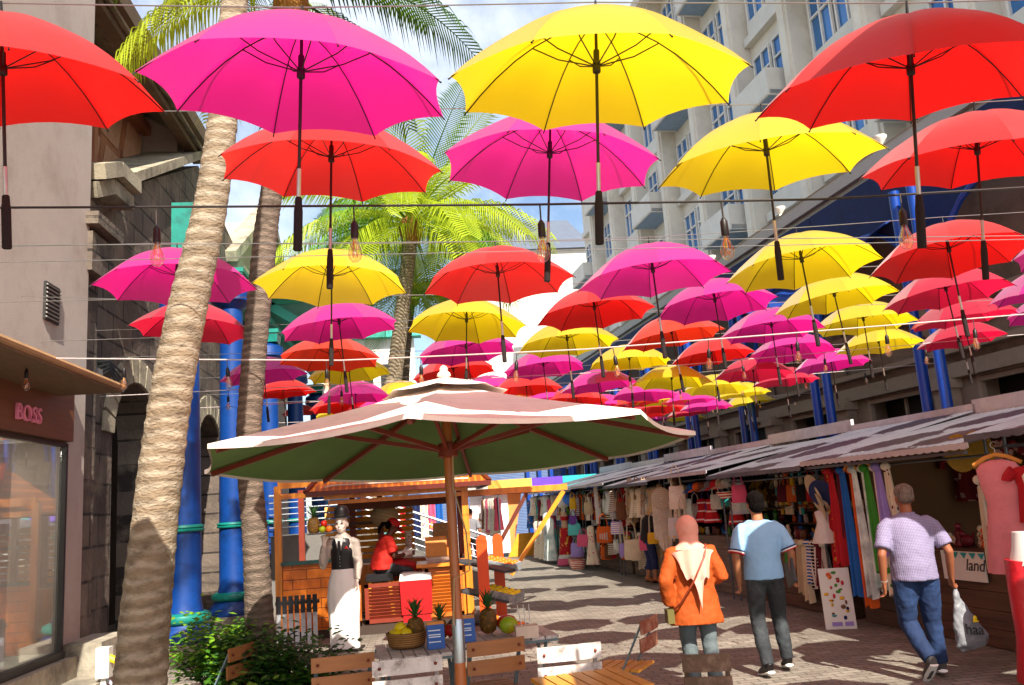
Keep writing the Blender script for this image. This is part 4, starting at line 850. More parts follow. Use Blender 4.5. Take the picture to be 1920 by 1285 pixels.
for k in range(nb):
    vc = TV0 + (k + .5) * bw
    LB(tw, 'pilaster', [(TU + .0, TV0 + k * bw, TH / 2, .75, .62, TH), (TU - .3, TV0 + k * bw, TH / 2, .3, .36, TH)], m_cream, 28, TU)
    for fl in range(5):
        zf = 7.6 + fl * 3.3
        if fl >= 1 or k < 7:
            for s in (-.68, .68):
                if nwin >= 98: break
                nwin += 1
                o = bpy.data.objects.new('window', WMsh); COL.objects.link(o); o.parent = tw; o.location = L2(.24, vc - 28 + s, zf + 1.5)
                o2 = bpy.data.objects.new('frame', FMsh); COL.objects.link(o2); o2.parent = o
        if (k + fl) % 3 == 0:
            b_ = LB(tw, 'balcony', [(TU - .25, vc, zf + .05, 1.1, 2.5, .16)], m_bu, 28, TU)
            LB(b_, 'front', [(TU - .83, vc, zf + .42, .06, 2.5, .95), (TU - .3, vc - 1.22, zf + .42, 1.0, .06, .95), (TU - .3, vc + 1.22, zf + .42, 1.0, .06, .95)], m_bf, 28, TU)
            d_ = MB()
            for q in range(24): d_.box(L2(-.87, vc - 28 - 1.2 + q * .104, zf + .0), (.05, .03, .1))
            d_.build('dentils', m_bf, b_, smooth=False)
        else:
            LB(tw, 'spandrel', [(TU + .2, vc, zf + .0, .35, 2.9, .3), (TU + .25, vc, zf + .42, .2, 2.6, .55)], m_bf, 28, TU)
WMsh.materials.append(m_win); FMsh.materials.append(m_wf)
LB(tw, 'cornice', [(TU - .2, (TV0 + TV1) / 2, TH + .1, 1.2, TV1 - TV0 + 1, .5)], m_cream, 28, TU)
# ------------------------------------------------------------------ buildings at the far end
m_slate = M('slate_roof', '565e6c', .8, .1, 2); m_wht = M('white_render', 'DAD6CC', .85, .05, 1, dirt='c8c4ba', dscale=.4)
a = PYW(860, 475, 62); b = PYW(1105, 470, 62); fw = thing('white_building', 'large white building with a grey slate roof closing the far end of the street', 'building', (a.x, 62, 0))
MB().box(((a.x + b.x) / 2, 66, a.z / 2), (b.x - a.x, 8, a.z)).build('wall', m_wht, fw, world=True, smooth=False)
zt = PYW(900, 418, 62).z
MB().add([(a.x - .4, 61.6, a.z), (b.x + .4, 61.6, a.z), (b.x + .4, 70, a.z), (a.x - .4, 70, a.z), (a.x + 1, 65, zt + 1.0), (b.x - 1, 65, zt + 1.0)], [(0, 1, 5, 4), (1, 2, 5), (2, 3, 4, 5), (3, 0, 4), (3, 2, 1, 0)]).build('roof', m_slate, fw, world=True, smooth=False)
for i in range(4):
    for j in range(2):
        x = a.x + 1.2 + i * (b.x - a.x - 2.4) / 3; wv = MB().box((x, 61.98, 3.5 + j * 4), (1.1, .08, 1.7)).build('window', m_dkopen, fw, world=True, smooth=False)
a = PYW(600, 640, 46); b = PYW(775, 620, 46); fl_ = thing('pale_block', 'pale block with tall dark windows behind the middle palms', 'building', (a.x, 46, 0))
MB().box(((a.x + b.x) / 2, 49, a.z / 2), (b.x - a.x, 6, a.z)).build('wall', m_wht, fl_, world=True, smooth=False)
MB().box(((a.x + b.x) / 2, 45.8, a.z + .15), (b.x - a.x + .8, .8, .4)).build('cornice', m_teall, fl_, world=True, smooth=False)
for i in range(5):
    for j in range(3):
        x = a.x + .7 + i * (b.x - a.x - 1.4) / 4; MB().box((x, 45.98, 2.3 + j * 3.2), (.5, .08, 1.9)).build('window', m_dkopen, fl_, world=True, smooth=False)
m_lvb = M('louvre_blue_grey', '6b7fa0', .5, .15, 3, pat='stripe', alt=dict(c2='3c4f78', s=5, dir='Z', th=.4))
bl = thing('blue_louvred_building', 'low building with blue grey louvres and a bright blue fascia at the street end', 'building', (3, 36, 0))
MB().box((1.5, 37.5, 2.0), (9, 2.4, 4.0)).build('wall', m_lvb, bl, world=True, smooth=False)
MB().box((1.5, 36.2, 3.75), (9.2, .3, .18)).build('fascia', m_post, bl, world=True, smooth=False)
MB().box((1.5, 36.15, 4.1), (9.2, .3, .5)).build('parapet', m_teall, bl, world=True, smooth=False)
for i in range(6): MB().box((4.3 + i * .5, 36.1, 1.9), (.14, .14, 3.8)).build('blue_bar', m_post, bl, world=True, smooth=False)
# poster stand at the end
po = thing('poster_stand', 'big poster of a woman in white on pink and orange', 'poster', (2.2, 30, 0))
def q30(px, py): return PYW(px, py, 30)
pA, pB = q30(880, 932), q30(958, 1036)
m_pk = M('poster_pink', 'E9BFDD', .6, .3, .7, pat='noise', alt=dict(c2='FBF4F4', s=.8, th=.55, hard=0)); m_porg = M('poster_orange', 'E8602c', .6, .2, 1, pat='noise', alt=dict(c2='F0904a', s=1.2, th=.6, hard=0))
MB().box(((pA.x + pB.x) / 2, 30, (pA.z + pB.z) / 2), (pB.x - pA.x, .08, pA.z - pB.z)).build('poster_sheet', m_pk, po, world=True, smooth=False)
pC = q30(985, 1038)
MB().prism([(pB.x, pB.z), (pC.x - .4, pB.z), (pC.x, pA.z), (pB.x - .25, pA.z)], (0, 30.02, 0), (1, 0, 0), (0, 0, 1), (0, .06, 0)).build('orange_side', m_porg, po, world=True, smooth=False)
fg = MB(); cx_, z0_ = (pA.x + pB.x) / 2 - .0, pB.z
fg.prism([(-.22, .0), (.3, .0), (.2, .45), (.12, .75), (.1, 1.0), (-.08, 1.0), (-.14, .7), (-.1, .45)], (cx_, 29.94, z0_ + .05), (1, 0, 0), (0, 0, 1), (0, .015, 0)); fg.build('printed_dress', M('print_white_dress', 'F6F0F6', .6), po, world=True, smooth=False)
fg = MB().ball((cx_ + .02, 29.95, z0_ + 1.28), (.09, .015, .12)); fg.bar((cx_ - .05, 29.945, z0_ + 1.03), (cx_ - .42, 29.945, z0_ + 1.2), .012, .06).bar((cx_, 29.945, z0_ + .98), (cx_ + .02, 29.945, z0_ + 1.2), .012, .09); fg.build('printed_figure', M('print_skin', 'b8785a', .6), po, world=True)
MB().ball((cx_ + .06, 29.955, z0_ + 1.34), (.13, .012, .13)).build('printed_hair', M('print_hair', '3a2018', .6), po, world=True)
fs = thing('promenade_fascia', 'long fascia painted yellow, purple and teal above the far poster', 'fascia', (3, 29.6, 0))
for (x0, x1, c, nm) in ((862, 915, 'F0E6DC', 'white'), (915, 998, 'F2B24a', 'yellow'), (998, 1056, '6038c0', 'purple'), (1056, 1120, '2aa8a8', 'teal')):
    A_, B_ = PYW(x0, 925, 29.6), PYW(x1, 922, 29.6); MB().box(((A_.x + B_.x) / 2, 29.6, 2.42), (B_.x - A_.x, .2, .36)).build('band_' + nm, M('band_' + nm, c, .5), fs, world=True, smooth=False)
MB().box((1.35, 29.7, 1.1), (.1, .1, 2.3)).box((6.2, 29.7, 1.1), (.1, .1, 2.3)).build('support', m_gutter, fs, world=True, smooth=False)
MB().prism([(0, 0), (2.2, 0), (1.6, .75), (.35, .75)], (q30(950, 1037).x, 29.4, .02), (1, 0, 0), (0, 0, 1), (0, .1, 0)).build('yellow_foot', M('yellow_foot', 'D9961e', .6), fs, world=True, smooth=False)
# ------------------------------------------------------------------ market stalls
m_awn = M('awning_mauve', '5c5a62', .7, .12, 2, bump=.1, dirt='4c4a52', dscale=1.2); m_awnp = M('awning_pale', 'B9B2B4', .7, .1, 2)
m_cnt = M('counter_planks', '5E4433', .75, .3, 3, stretch=(.4, 1, 5), bump=.3, bscale=18, dirt='3c2a20', dscale=2)
m_cnt2 = M('counter_planks_grey', '7a6a5a', .8, .3, 3, stretch=(.4, 1, 5), bump=.3, bscale=18, dirt='54463a', dscale=2)
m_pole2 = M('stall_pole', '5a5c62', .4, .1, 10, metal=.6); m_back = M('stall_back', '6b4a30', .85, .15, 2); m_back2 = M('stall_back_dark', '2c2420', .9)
STALLS = [(4.9, 7.15, 'nearest'), (7.35, 10.25, 'second'), (10.5, 13.3, 'third'), (13.5, 16.2, 'fourth'), (16.4, 19.2, 'fifth'), (19.4, 22.2, 'sixth'), (22.4, 25.2, 'seventh'), (25.4, 28.4, 'eighth')]
UF = 6.3
def RL(t, u, v, z): return (v - t['v0'], -(u - UF), z)
for i, (v0, v1, nm) in enumerate(STALLS):
    t = thing('market_stall', '%s stall along the right side, %s' % (nm, ['seen only as a roof corner', 'with brown plank counter and mauve roof', 'under a scalloped mauve roof, packed with carved souvenirs', 'with a row of caps under its roof edge', 'hung with cream bags and a woven disc', 'with white shelves of small bright goods', 'hung with handbags beside the red dress', 'last before the promenade poster'][i]), 'market stall', RF(UF, v0, 0), RZ, 'market stalls along the right')
    t['v0'] = v0; W = v1 - v0; dz = (.05, -.02, -.07, .03, -.05, .04, -.03, .02)[i]; za = 2.07 + dz
    def aw(a, b): return RL(t, 5.85 + 2.7 * b, v0 - .12 + (W + .24) * a, za + (.5 + (.12, .0, .1, -.05, .08, -.04, .06, 0)[i]) * b + .004 * math.sin(a * W * 60) - .06 * math.sin(math.pi * a) * (1 - b) * 0)
    MB().slab(aw, int(W * 38), 3, .012).build('roof', m_awn, t)
    vl = MB().slab(lambda a, b: RL(t, 5.845, v0 - .12 + (W + .24) * a, za - .05 * b - .015 * b * abs(math.sin(a * W * 26))), int(W * 60), 1, .01); vl.build('valance', m_awnp if i % 2 else m_awn, t)
    MB().box(RL(t, 8.6, (v0 + v1) / 2, za + .6), (W + .3, .06, .2)).build('back_board', M('back_board_white', 'C2BEBE', .6), t, smooth=False)
    if i == 1: MB().bar(RL(t, 5.9, v0, za - .09), RL(t, 5.9, v1 + .1, za - .09), .04, .03).build('front_rail', m_pole2, t)
    for (u, v) in ((6.15, v0 + .03), (6.15, v1 - .03), (8.5, v0 + .03), (8.5, v1 - .03)): MB().tube([RL(t, u, v, 0), RL(t, u, v, za + (.05 if u < 7 else .5))], .017, 8).build('pole', m_pole2, t)
    MB().tube([RL(t, 6.15, v0, za - .13), RL(t, 6.15, v1, za - .13)], .014, 6).build('hanging_rail', m_pole2, t)
    MB().tube([RL(t, 6.9, v0, za - .05), RL(t, 6.9, v1, za - .05)], .014, 6).build('inner_rail', m_pole2, t)
    mt = m_cnt if i < 3 else m_cnt2; ct = MB()
    for k in range(5): ct.box(RL(t, 6.42, (v0 + v1) / 2, .1 + k * .185), (W, .03, .178))
    c_ = ct.build('counter_front', mt, t, smooth=False)
    MB().box(RL(t, 6.72, (v0 + v1) / 2, .945), (W, .62, .03)).build('counter_top', mt, t, smooth=False)
    MB().box(RL(t, 6.72, v0 + .02, .46), (.03, .58, .9)).box(RL(t, 6.72, v1 - .02, .46), (.03, .58, .9)).build('counter_side', mt, t, smooth=False)
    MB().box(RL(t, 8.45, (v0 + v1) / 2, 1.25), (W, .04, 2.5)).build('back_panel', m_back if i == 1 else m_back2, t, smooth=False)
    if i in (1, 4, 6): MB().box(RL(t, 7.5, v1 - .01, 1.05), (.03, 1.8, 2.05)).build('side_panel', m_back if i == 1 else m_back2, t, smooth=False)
# ------------------------------------------------------------------ goods
PAL = {'red': 'B81420', 'orange': 'D8601a', 'yellow': 'D9A81e', 'green': '3f8f2c', 'blue': '1c5fae', 'navy': '1e2a55', 'purple': '6a3a92', 'pink': 'D9587e', 'teal': '2a9a9a', 'white': 'CFC8C0', 'beige': 'B9A484', 'black': '1c191b', 'brown': '6e4428', 'maroon': '6a1428', 'grey': '77757a', 'cream': 'D6C8A8', 'turquoise': '5cc0be', 'lilac': 'A08ad0'}
def CM(c, pat=None):
    k = 'cloth_' + c + ('_' + pat if pat else '')
    if k in MATS: return MATS[k]
    if pat == 'floral': return M(k, PAL[c], .8, .1, 5, pat='voronoi', alt=dict(c2='e8d8c0', s=11, th=.22), trans=.1)
    if pat == 'dye': return M(k, PAL[c], .8, .2, 5, pat='noise', alt=dict(c2='dfe6e0', s=5, th=.58, hard=0), trans=.1)
    if pat == 'check': return M(k, PAL[c], .8, .1, 5, pat='check', alt=dict(c2='efe8e0', s=7, th=.8), trans=.1)
    if pat == 'stripe': return M(k, PAL[c], .8, .1, 5, pat='stripe', alt=dict(c2='e8dcc8', s=7, dir='Z', th=.5))
    if pat == 'print': return M(k, PAL[c], .8, .1, 5, pat='noise', alt=dict(c2='e8b040', s=14, th=.6), trans=.1)
    return M(k, PAL[c], .8, .15, 5, bump=.25, bscale=16, trans=.08)
def gt(name, label, cat, u, v, z, group=None, rz=0): return thing(name, label, cat, RF(u, v, z), RZ + rz, group)
def scarf(label, u, v, ztop, L, w, mat, group='scarves on the rail', rz=0, lean=0):
    t = gt('scarf', label, 'scarf', u, v, ztop, group, rz); ph = random.uniform(0, 6)
    MB().slab(lambda a, b: ((b - .5) * w * (.55 + .6 * a) + lean * a, .035 * math.sin(b * 13 + ph) * (.4 + a), -L * a - .02 * math.sin(b * 9)), 14, 22, .008).build('cloth', mat, t)
    MB().ball((0, .01, .0), (w * .36, .06, .05), 10, 6).build('fold', mat, t); return t
def bag(label, u, v, z, w, h, d, mat, strap=.25, mats=None, group='bags hanging on stalls', rz=.8):
    t = gt('handbag', label, 'bag', u, v, z, group, rz)
    MB().slab(lambda a, b: 0, 1, 1, 1) if False else None
    m = MB(); n = 5
    m.tube([(0, 0, 0), (0, 0, h * .06), (0, 0, h * .5), (0, 0, h * .94), (0, 0, h)], [(w * .44, d * .42), (w * .5, d * .5), (w * .48, d * .48), (w * .43, d * .3), (w * .4, d * .2)], 16, xref=(1, 0, 0)); m.build('bag_body', mat, t)
    for s in (-1, 1): MB().tube([(-w * .28, s * d * .2, h * .93), (-w * .2, s * d * .1, h + strap * .75), (0, 0, h + strap), (w * .2, s * d * .1, h + strap * .75), (w * .28, s * d * .2, h * .93)], .008, 6).build('strap', mats or mat, t)
    return t
def cap(label, u, v, z, mat, rz=0):
    t = gt('baseball_cap', label, 'cap', u, v, z, 'caps hanging on the stall', rz)
    MB().ball((0, 0, 0), (.085, .1, .09), 14, 8).build('crown', mat, t); MB().slab(lambda a, b: ((b - .5) * .15 * (1 - .3 * a), .07 + .1 * a, -.02 - .04 * a - .03 * (2 * b - 1) ** 2), 5, 8, .006).build('visor', mat, t); return t
def sunhat(label, u, v, z, mat, rot=(1.2, 0, 0), band=None, r=.18):
    t = gt('straw_hat', label, 'hat', u, v, z, 'straw hats'); t.rotation_euler = (rot[0], rot[1], RZ + rot[2])
    MB().lathe([(r, .0), (r * .95, .012), (r * .5, .02), (r * .48, .1), (r * .38, .125), (.01, .13)], 22).build('hat_body', mat, t); MB().lathe([(r * .505, .02), (r * .5, .05)], 22, cap=False).build('band', band or m_black, t); return t
def garment(name, label, cat, u, v, ztop, L, w0, w1, mat, sleeves=0, group=None, rz=.7, smat=None, waist=None):
    """hanging dress / shirt: shoulders w0 wide, hem w1 wide"""
    t = gt(name, label, cat, u, v, ztop, group, rz); n = 36; m = MB(); prof = [(0, .3, .02), (.03, .8, .045), (.08, 1.0, .06), (.22, .92, .07), (.38, waist or .8, .065), (.6, None, .09), (.85, None, .11), (1, None, .12)]; o = 0
    vs = []; fs = []
    for i, (a, k, d) in enumerate(prof):
        hw = w0 / 2 * k if k else (w0 * (waist or .8) / 2) * (1 - (a - .38) / .62) + w1 / 2 * (a - .38) / .62
        for j in range(n):
            th = 2 * math.pi * j / n; rp = 1 + (.07 * a * math.sin(7 * th + 1) if a > .3 else 0); vs.append((hw * math.cos(th) * rp, d * math.sin(th) * rp * (.6 if cat == 'shirt' else 1), -L * a))
    for i in range(len(prof) - 1):
        for j in range(n): fs.append((i * n + j, i * n + (j + 1) % n, (i + 1) * n + (j + 1) % n, (i + 1) * n + j))
    fs.append(tuple(range((len(prof) - 1) * n, len(prof) * n))); fs.append(tuple(range(n))[::-1]); MB().add(vs, fs).build('cloth', mat, t, ang=60)
    if sleeves:
        for s in (-1, 1): MB().tube([(s * w0 * .42, 0, -L * .07), (s * (w0 * .5 + sleeves * .6), 0, -L * .1 - sleeves * .8), (s * (w0 * .5 + sleeves * .75), 0, -L * .1 - sleeves * 1.2)], [(.05, .09), (.045, .085), (.04, .09)], 12, xref=(0, 0, 1)).build('sleeve', smat or mat, t)
    return t
def hanger(label, u, v, z, w, mat, rz=0):
    t = gt('coat_hanger', label, 'hanger', u, v, z, 'wooden hangers', rz)
    MB().tube([(-w / 2, 0, -.09), (-w * .25, 0, -.03), (0, 0, 0), (w * .25, 0, -.03), (w / 2, 0, -.09)], [(.012, .02)] * 5, 8, xref=(0, 1, 0)).build('arms', mat, t)
    MB().tube([(0, 0, 0), (0, 0, .05), (.03, 0, .07), (.03, 0, .1), (0, 0, .12), (-.02, 0, .1)], .004, 6).build('hook', m_steel, t); return t
m_hw = M('hanger_wood', 'C8873a', .45, .15, 8)
# figurine kinds share meshes
def figm(kind):
    m = MB()
    if kind == 0: m.lathe([(.03, 0), (.035, .01), (.022, .05), (.03, .08), (.02, .1), (.012, .105)], 10).ball((0, 0, .125), .022, 8, 6)
    elif kind == 1: m.lathe([(.03, 0), (.04, .02), (.04, .09), (.034, .095), (.03, .06)], 10)
    elif kind == 2: m.ball((0, 0, .035), (.045, .03, .035), 10, 6).ball((.035, 0, .07), (.02, .018, .02), 8, 6).tube([(-.03, 0, .04), (-.055, 0, .08)], .006, 5)
    else: m.box((0, 0, .05), (.075, .02, .1)).box((0, .012, .05), (.055, .01, .08))
    return m.mesh('figurine')
FG = [figm(k) for k in range(4)]; FGN = ['carved wooden doll', 'painted wooden cup', 'small animal carving', 'little framed picture']
FGC = ['red', 'orange', 'yellow', 'cream', 'brown', 'maroon', 'pink', 'teal', 'white', 'black', 'green', 'blue']
_fgmat = {c: M('paint_' + c, PAL[c], .45, .25, 30, pat='noise', alt=dict(c2='5a2a18', s=45, th=.6)) for c in FGC}
FGM = {}
def souvenir(label, u, v, z, k, c, sc):
    key = (k, c)
    if key not in FGM: me = FG[k].copy(); me.materials.append(_fgmat[c]); FGM[key] = me
    o = bpy.data.objects.new(['doll', 'cup', 'animal_carving', 'picture_frame'][k], FGM[key]); COL.objects.link(o); o.location = RF(u, v, z); o.rotation_euler = (0, 0, RZ + random.uniform(-.4, .4)); o.scale = (sc,) * 3
    tag(o, label, 'souvenir', 'souvenirs on the stall shelves')
def shelf_rows(v0, v1, u, zs, where, n, cols=FGC, sc=1.25, kinds=(0, 1, 2, 3), board=True):
    for si, z in enumerate(zs):
        nmz = ['lowest', 'second', 'third', 'fourth', 'fifth', 'sixth'][si]
        if board:
            s = MB().box(L2(u, (v0 + v1) / 2, z - .012), (v1 - v0, .2, .02)).xf(TOW).build('shelf_board', m_cnt, smooth=False); tag(s, '%s shelf board %s' % (nmz, where), 'shelf', 'shelf boards')
        for k in range(n):
            kd = random.choice(kinds); c = random.choice(cols); souvenir('%s %s on %s shelf %s' % (c, FGN[kd], nmz, where), u + random.uniform(-.05, .05), v0 + (v1 - v0) * (k + .5) / n, z, kd, c, sc * random.uniform(.85, 1.3))
shelf_rows(10.6, 13.2, 7.2, [.98, 1.16, 1.36, 1.58], 'in the third stall', 15)
shelf_rows(13.6, 16.1, 7.2, [.98, 1.18, 1.4], 'in the fourth stall', 13)
shelf_rows(10.6, 13.2, 6.62, [.965], 'of the third stall counter', 16, sc=1.2, board=False)
shelf_rows(13.6, 16.1, 6.62, [.965], 'of the fourth stall counter', 14, sc=1.2, board=False)
shelf_rows(12.3, 13.2, 6.95, [1.3, 1.45, 1.6, 1.75, 1.9], 'hung inside the third stall', 5, ['yellow', 'cream', 'orange', 'teal'], 1.1, (3,), board=False)
shelf_rows(19.5, 22.1, 6.6, [1.05, 1.22, 1.39, 1.56, 1.73, 1.9], 'in the sixth stall', 9, ['red', 'blue', 'white', 'teal', 'yellow', 'green'], 1.1, (1, 3))
shelf_rows(7.6, 9.4, 6.7, [.965], 'of the second stall counter', 13, ['orange', 'brown', 'cream', 'red', 'maroon'], 1.5, (0, 1, 2), board=False)
# second stall: scarves, hats, dress, prints
sc_cols = [('red', 'print', 1.45, 'red'), ('red', None, 1.15, 'plain red'), ('maroon', None, 1.1, 'maroon'), ('blue', None, 1.5, 'bright blue'), ('orange', None, 1.62, 'long orange'), ('navy', 'dye', 1.5, 'navy and white'), ('teal', 'dye', 1.4, 'teal and white'), ('green', None, 1.2, 'plain green'), ('green', 'floral', 1.45, 'green flowered'), ('lilac', None, 1.0, 'lilac'), ('maroon', 'floral', 1.1, 'wine red')]
for k, (c, p_, L, nm) in enumerate(sc_cols):
    px = 1553 + k * 11.3; v, z = PU(px, 905, 6.1); scarf('%s scarf hanging on the rail at the left end of the second stall' % nm, 6.1 - .05 * (k % 2), v, 1.9, L, .17, CM(c, p_), lean=-.02 - .004 * k)
hanger('pale wooden hanger above the orange scarf', 6.05, PU(1595, 890, 6.05)[0], 1.97, .34, m_hw); hanger('orange wooden hanger above the green scarf', 6.05, PU(1622, 886, 6.05)[0], 1.98, .3, m_hw)
for k, (px, py, c) in enumerate(((1524, 915, 'beige'), (1531, 935, 'cream'), (1540, 925, 'navy'), (1537, 950, 'beige'))):
    v, z = PU(px, py, 6.0); sunhat('%s sun hat in the bunch beside the scarf rail, %s from top' % (c, ordn(k + 1)), 6.0, v, z, CM(c), (1.3, random.uniform(-.4, .4), random.uniform(-.5, .5)))
garment('child_dress', 'small pale lilac dress hanging below the sun hats', 'dress', 6.05, PU(1540, 950, 6.05)[0], 1.42, .42, .2, .34, CM('white'), group=None)
v, z = PU(1866, 852, 5.9); hanger('large orange wooden hanger holding the pink dress', 5.9, v, z, .42, m_hw, .5)
garment('pink_dress', 'sleeveless pink dress hanging at the right end of the second stall', 'dress', 5.9, v, z - .05, 1.02, .4, .46, M('pink_linen', 'E08890', .8, .1, 8, bump=.4, bscale=25, trans=.1), rz=.4, waist=.72)
v, z = PU(1845, 880, 5.98); scarf('purple cloth hanging just left of the pink dress', 6.0, v, z, .75, .12, CM('purple')); v, z = PU(1836, 900, 6.1); scarf('black floral cloth hanging left of the purple one', 6.1, v, z, .85, .1, CM('black', 'floral'))
v, z = PU(1952, 880, 5.75); garment('t_shirt', 'cream and violet short sleeved shirt at the right edge of the photo', 'shirt', 5.75, v, z, .6, .34, .36, M('violet_dye', '5a4a86', .8, .2, 3, pat='noise', alt=dict(c2='d8c8b4', s=2.4, th=.52, hard=0)), 0, None, .35, CM('cream'))
v, z = PU(1928, 872, 5.95); garment('t_shirt', 'bright red short sleeved shirt behind the violet one', 'shirt', 5.98, v, z, .5, .36, .34, CM('red'), .06, None, .4)
v, z = PU(1925, 1020, 5.55); mq = gt('mannequin', 'white legless mannequin torso wearing long shiny red trousers', 'mannequin', 5.55, v, 0, None, .5)
MB().tube([(0, 0, .98), (0, 0, 1.12), (0, 0, 1.25)], [(.165, .11), (.12, .09), (.1, .07)], 18, xref=(1, 0, 0)).build('torso', m_white, mq)
lg = MB(); 
for s in (-1, 1): lg.tube([(s * .07, 0, 1.02), (s * .09, 0, .8), (s * .1, 0, .4), (s * .12, 0, .04)], [(.12, .12), (.11, .12), (.1, .11), (.13, .13)], 16, xref=(1, 0, 0))
lg.build('trousers', M('red_satin', 'B41420', .35, .15, 4, bump=.7, bscale=9, spec=.6), mq)
for k, px in enumerate((1735, 1775, 1812)):
    v, z = PU(px, 868, 7.6); garment('printed_shirt', 'dark red printed shirt on the back wall of the second stall', 'shirt', 8.0, v, 2.15, .75, .5, .46, M('red_print', '7a1018', .8, .2, 5, pat='noise', alt=dict(c2='b88a80', s=9, th=.6)), .2, 'printed shirts on the back wall')
bg_ = MB().slab(lambda a, b: L2(8.38, 8.95 + 1.2 * a, 1.0 + 1.1 * b), 2, 2, .02).xf(TOW).build('pinboard', M('pinboard_tan', '8a6036', .9)); tag(bg_, 'plain tan board on the back wall left of the printed shirts', 'board')
cr_ = []
for k, (px, py) in enumerate(((1800, 850), (1832, 845))): v, z = PU(px, py, 6.3); sunhat('mustard straw hat under the roof edge of the second stall', 6.3, v, z, M('mustard_straw', 'A8842c', .8, .2, 20, bump=.4), (1.5, .2 * k, .2), r=.2)
# land sign
v0_, z0_ = PU(1778, 1035, 6.26); v1_, z1_ = PU(1830, 1094, 6.26)
sg = thing('cloth_sign', 'white cloth sign with handwritten lettering pinned to the brown counter', 'sign', RF(6.36, (v0_ + v1_) / 2, 0), RZ)
ww = abs(v0_ - v1_) + .3
MB().box((.1, .0, (z0_ + z1_) / 2), (ww, .015, z0_ - z1_)).build('cloth', m_white, sg, smooth=False)
bt = MB(); 
for k in range(5): bt.prism([(-.05, 0), (.05, 0), (0, -.06)], (-.2 + k * .13, .012, z0_ - .01), (1, 0, 0), (0, 0, 1), (0, .004, 0))
bt.build('bunting', CM('teal'), sg, smooth=False)
def text(body, size, parent, loc, rot, mat, name='lettering', extr=.002, shear=0):
    f_ = bpy.data.curves.new(name, 'FONT'); f_.body = body; f_.size = size; f_.extrude = extr; f_.shear = shear; f_.align_x = 'CENTER'; fo = bpy.data.objects.new(name, f_); COL.objects.link(fo); bpy.context.view_layer.update()
    me = bpy.data.meshes.new_from_object(fo); bpy.data.objects.remove(fo); o = bpy.data.objects.new(name, me); COL.objects.link(o); o.parent = parent; o.location = loc; o.rotation_euler = rot; me.materials.append(mat); return o
text('land', .17, sg, (-.08, .012, (z0_ + z1_) / 2 - .04), (R(90), 0, R(180)), m_darkframe, shear=.3)
# magnet board
p_ = G(1578, 1180); mgb = thing('magnet_board', 'white display board of colourful souvenir magnets standing on the ground', 'display board', p_, RZ - 1.5 + 1.5)
bw_, bh_ = .36, .72
mgb.rotation_euler = (R(6), 0, math.atan2(-p_.y, -p_.x) - R(90) + .12)
MB().box((0, 0, bh_ / 2), (bw_, .03, bh_)).build('board', m_white, mgb, smooth=False)
rn = random.Random(5)
for k in range(22):
    c = rn.choice(['orange', 'yellow', 'green', 'brown', 'navy', 'red', 'teal']); x, z = rn.uniform(-.13, .13), .12 + .56 * ((k + .5) / 22)
    MB().ball((x, .02, z), (rn.uniform(.014, .032), .008, rn.uniform(.014, .03)), 8, 6).build('magnet', _fgmat.get(c) or CM(c), mgb)
MB().box((-.1, .018, .06), (.1, .006, .05)).box((.04, .018, .06), (.12, .006, .05)).build('price_label', CM('lilac'), mgb, smooth=False)
# third stall: cloths below counter
for k, (c, p_, L) in enumerate((('green', None, .45), ('brown', None, .5), ('beige', None, .7), ('cream', None, .8), ('blue', 'stripe', .55), ('black', 'check', .6), ('maroon', None, .55), ('white', None, .5))):
    v, z = PU(1476 + k * 10, 1030, 6.3); scarf('%s%s cloth draped over the third stall counter' % (c, ' patterned' if p_ else ''), 6.3, v, .95, L, .2, CM(c, p_), 'cloths over the counter')
for k, c in enumerate(('navy', 'maroon', 'brown', 'blue', 'red', 'black', 'orange', 'maroon')): bag('%s cloth bag hanging from the inner rail of the third stall' % c, 6.9, 10.8 + k * .3, 1.5, .2, .26, .08, CM(c), .22)
# fourth stall: caps, red dresses, basket
for k, c in enumerate(('blue', 'orange', 'brown', 'grey', 'red', 'beige', 'white')): v, z = PU(1297 + k * 11, 915 - k * 1.5, 6.15); cap('%s cap hanging under the fourth stall roof' % c, 6.15, v, z, CM(c), random.uniform(-.4, .2))
for k, (px, w_) in enumerate(((1315, .34), (1332, .34), (1377, .3))): v, z = PU(px, 935, 6.4); garment('child_dress', 'red child dress with a white band in the fourth stall', 'dress', 6.4, v, z, .42, .2, w_, M('red_band_dress', 'B8121c', .8, .1, 4, pat='stripe', alt=dict(c2='e8d8d8', s=2.1, dir='Z', th=.93)), group='red child dresses')
v, z = PU(1386, 925, 6.1); bag('hot pink tote bag behind the head of the man in blue', 6.1, v, z - .15, .26, .28, .07, CM('pink'), .2)
v, z = PU(1365, 935, 6.1); bk_ = MB().lathe([(.1, 0), (.17, .08), (.18, .11), (.17, .11), (.1, .02)], 16, RF(6.1, v, z)).build('red_basket', CM('red', 'stripe')); tag(bk_, 'round red striped basket hanging beside the caps', 'basket')
for k, (c, p_) in enumerate((('blue', 'dye'), ('pink', 'floral'))): v, z = PU(1288 - k * 18, 945, 6.15); garment('child_shirt', '%s child shirt hanging left of the red dresses' % c, 'shirt', 6.15, v, z + .1, .5, .2, .26, CM(c, p_))
for k in range(6): garment('printed_shirt', 'folded looking patterned shirt inside the fourth stall', 'shirt', 8.1, 13.8 + k * .42, 1.9, .6, .36, .36, CM(random.choice(['white', 'cream', 'brown', 'yellow']), 'print'), .1, 'patterned shirts')
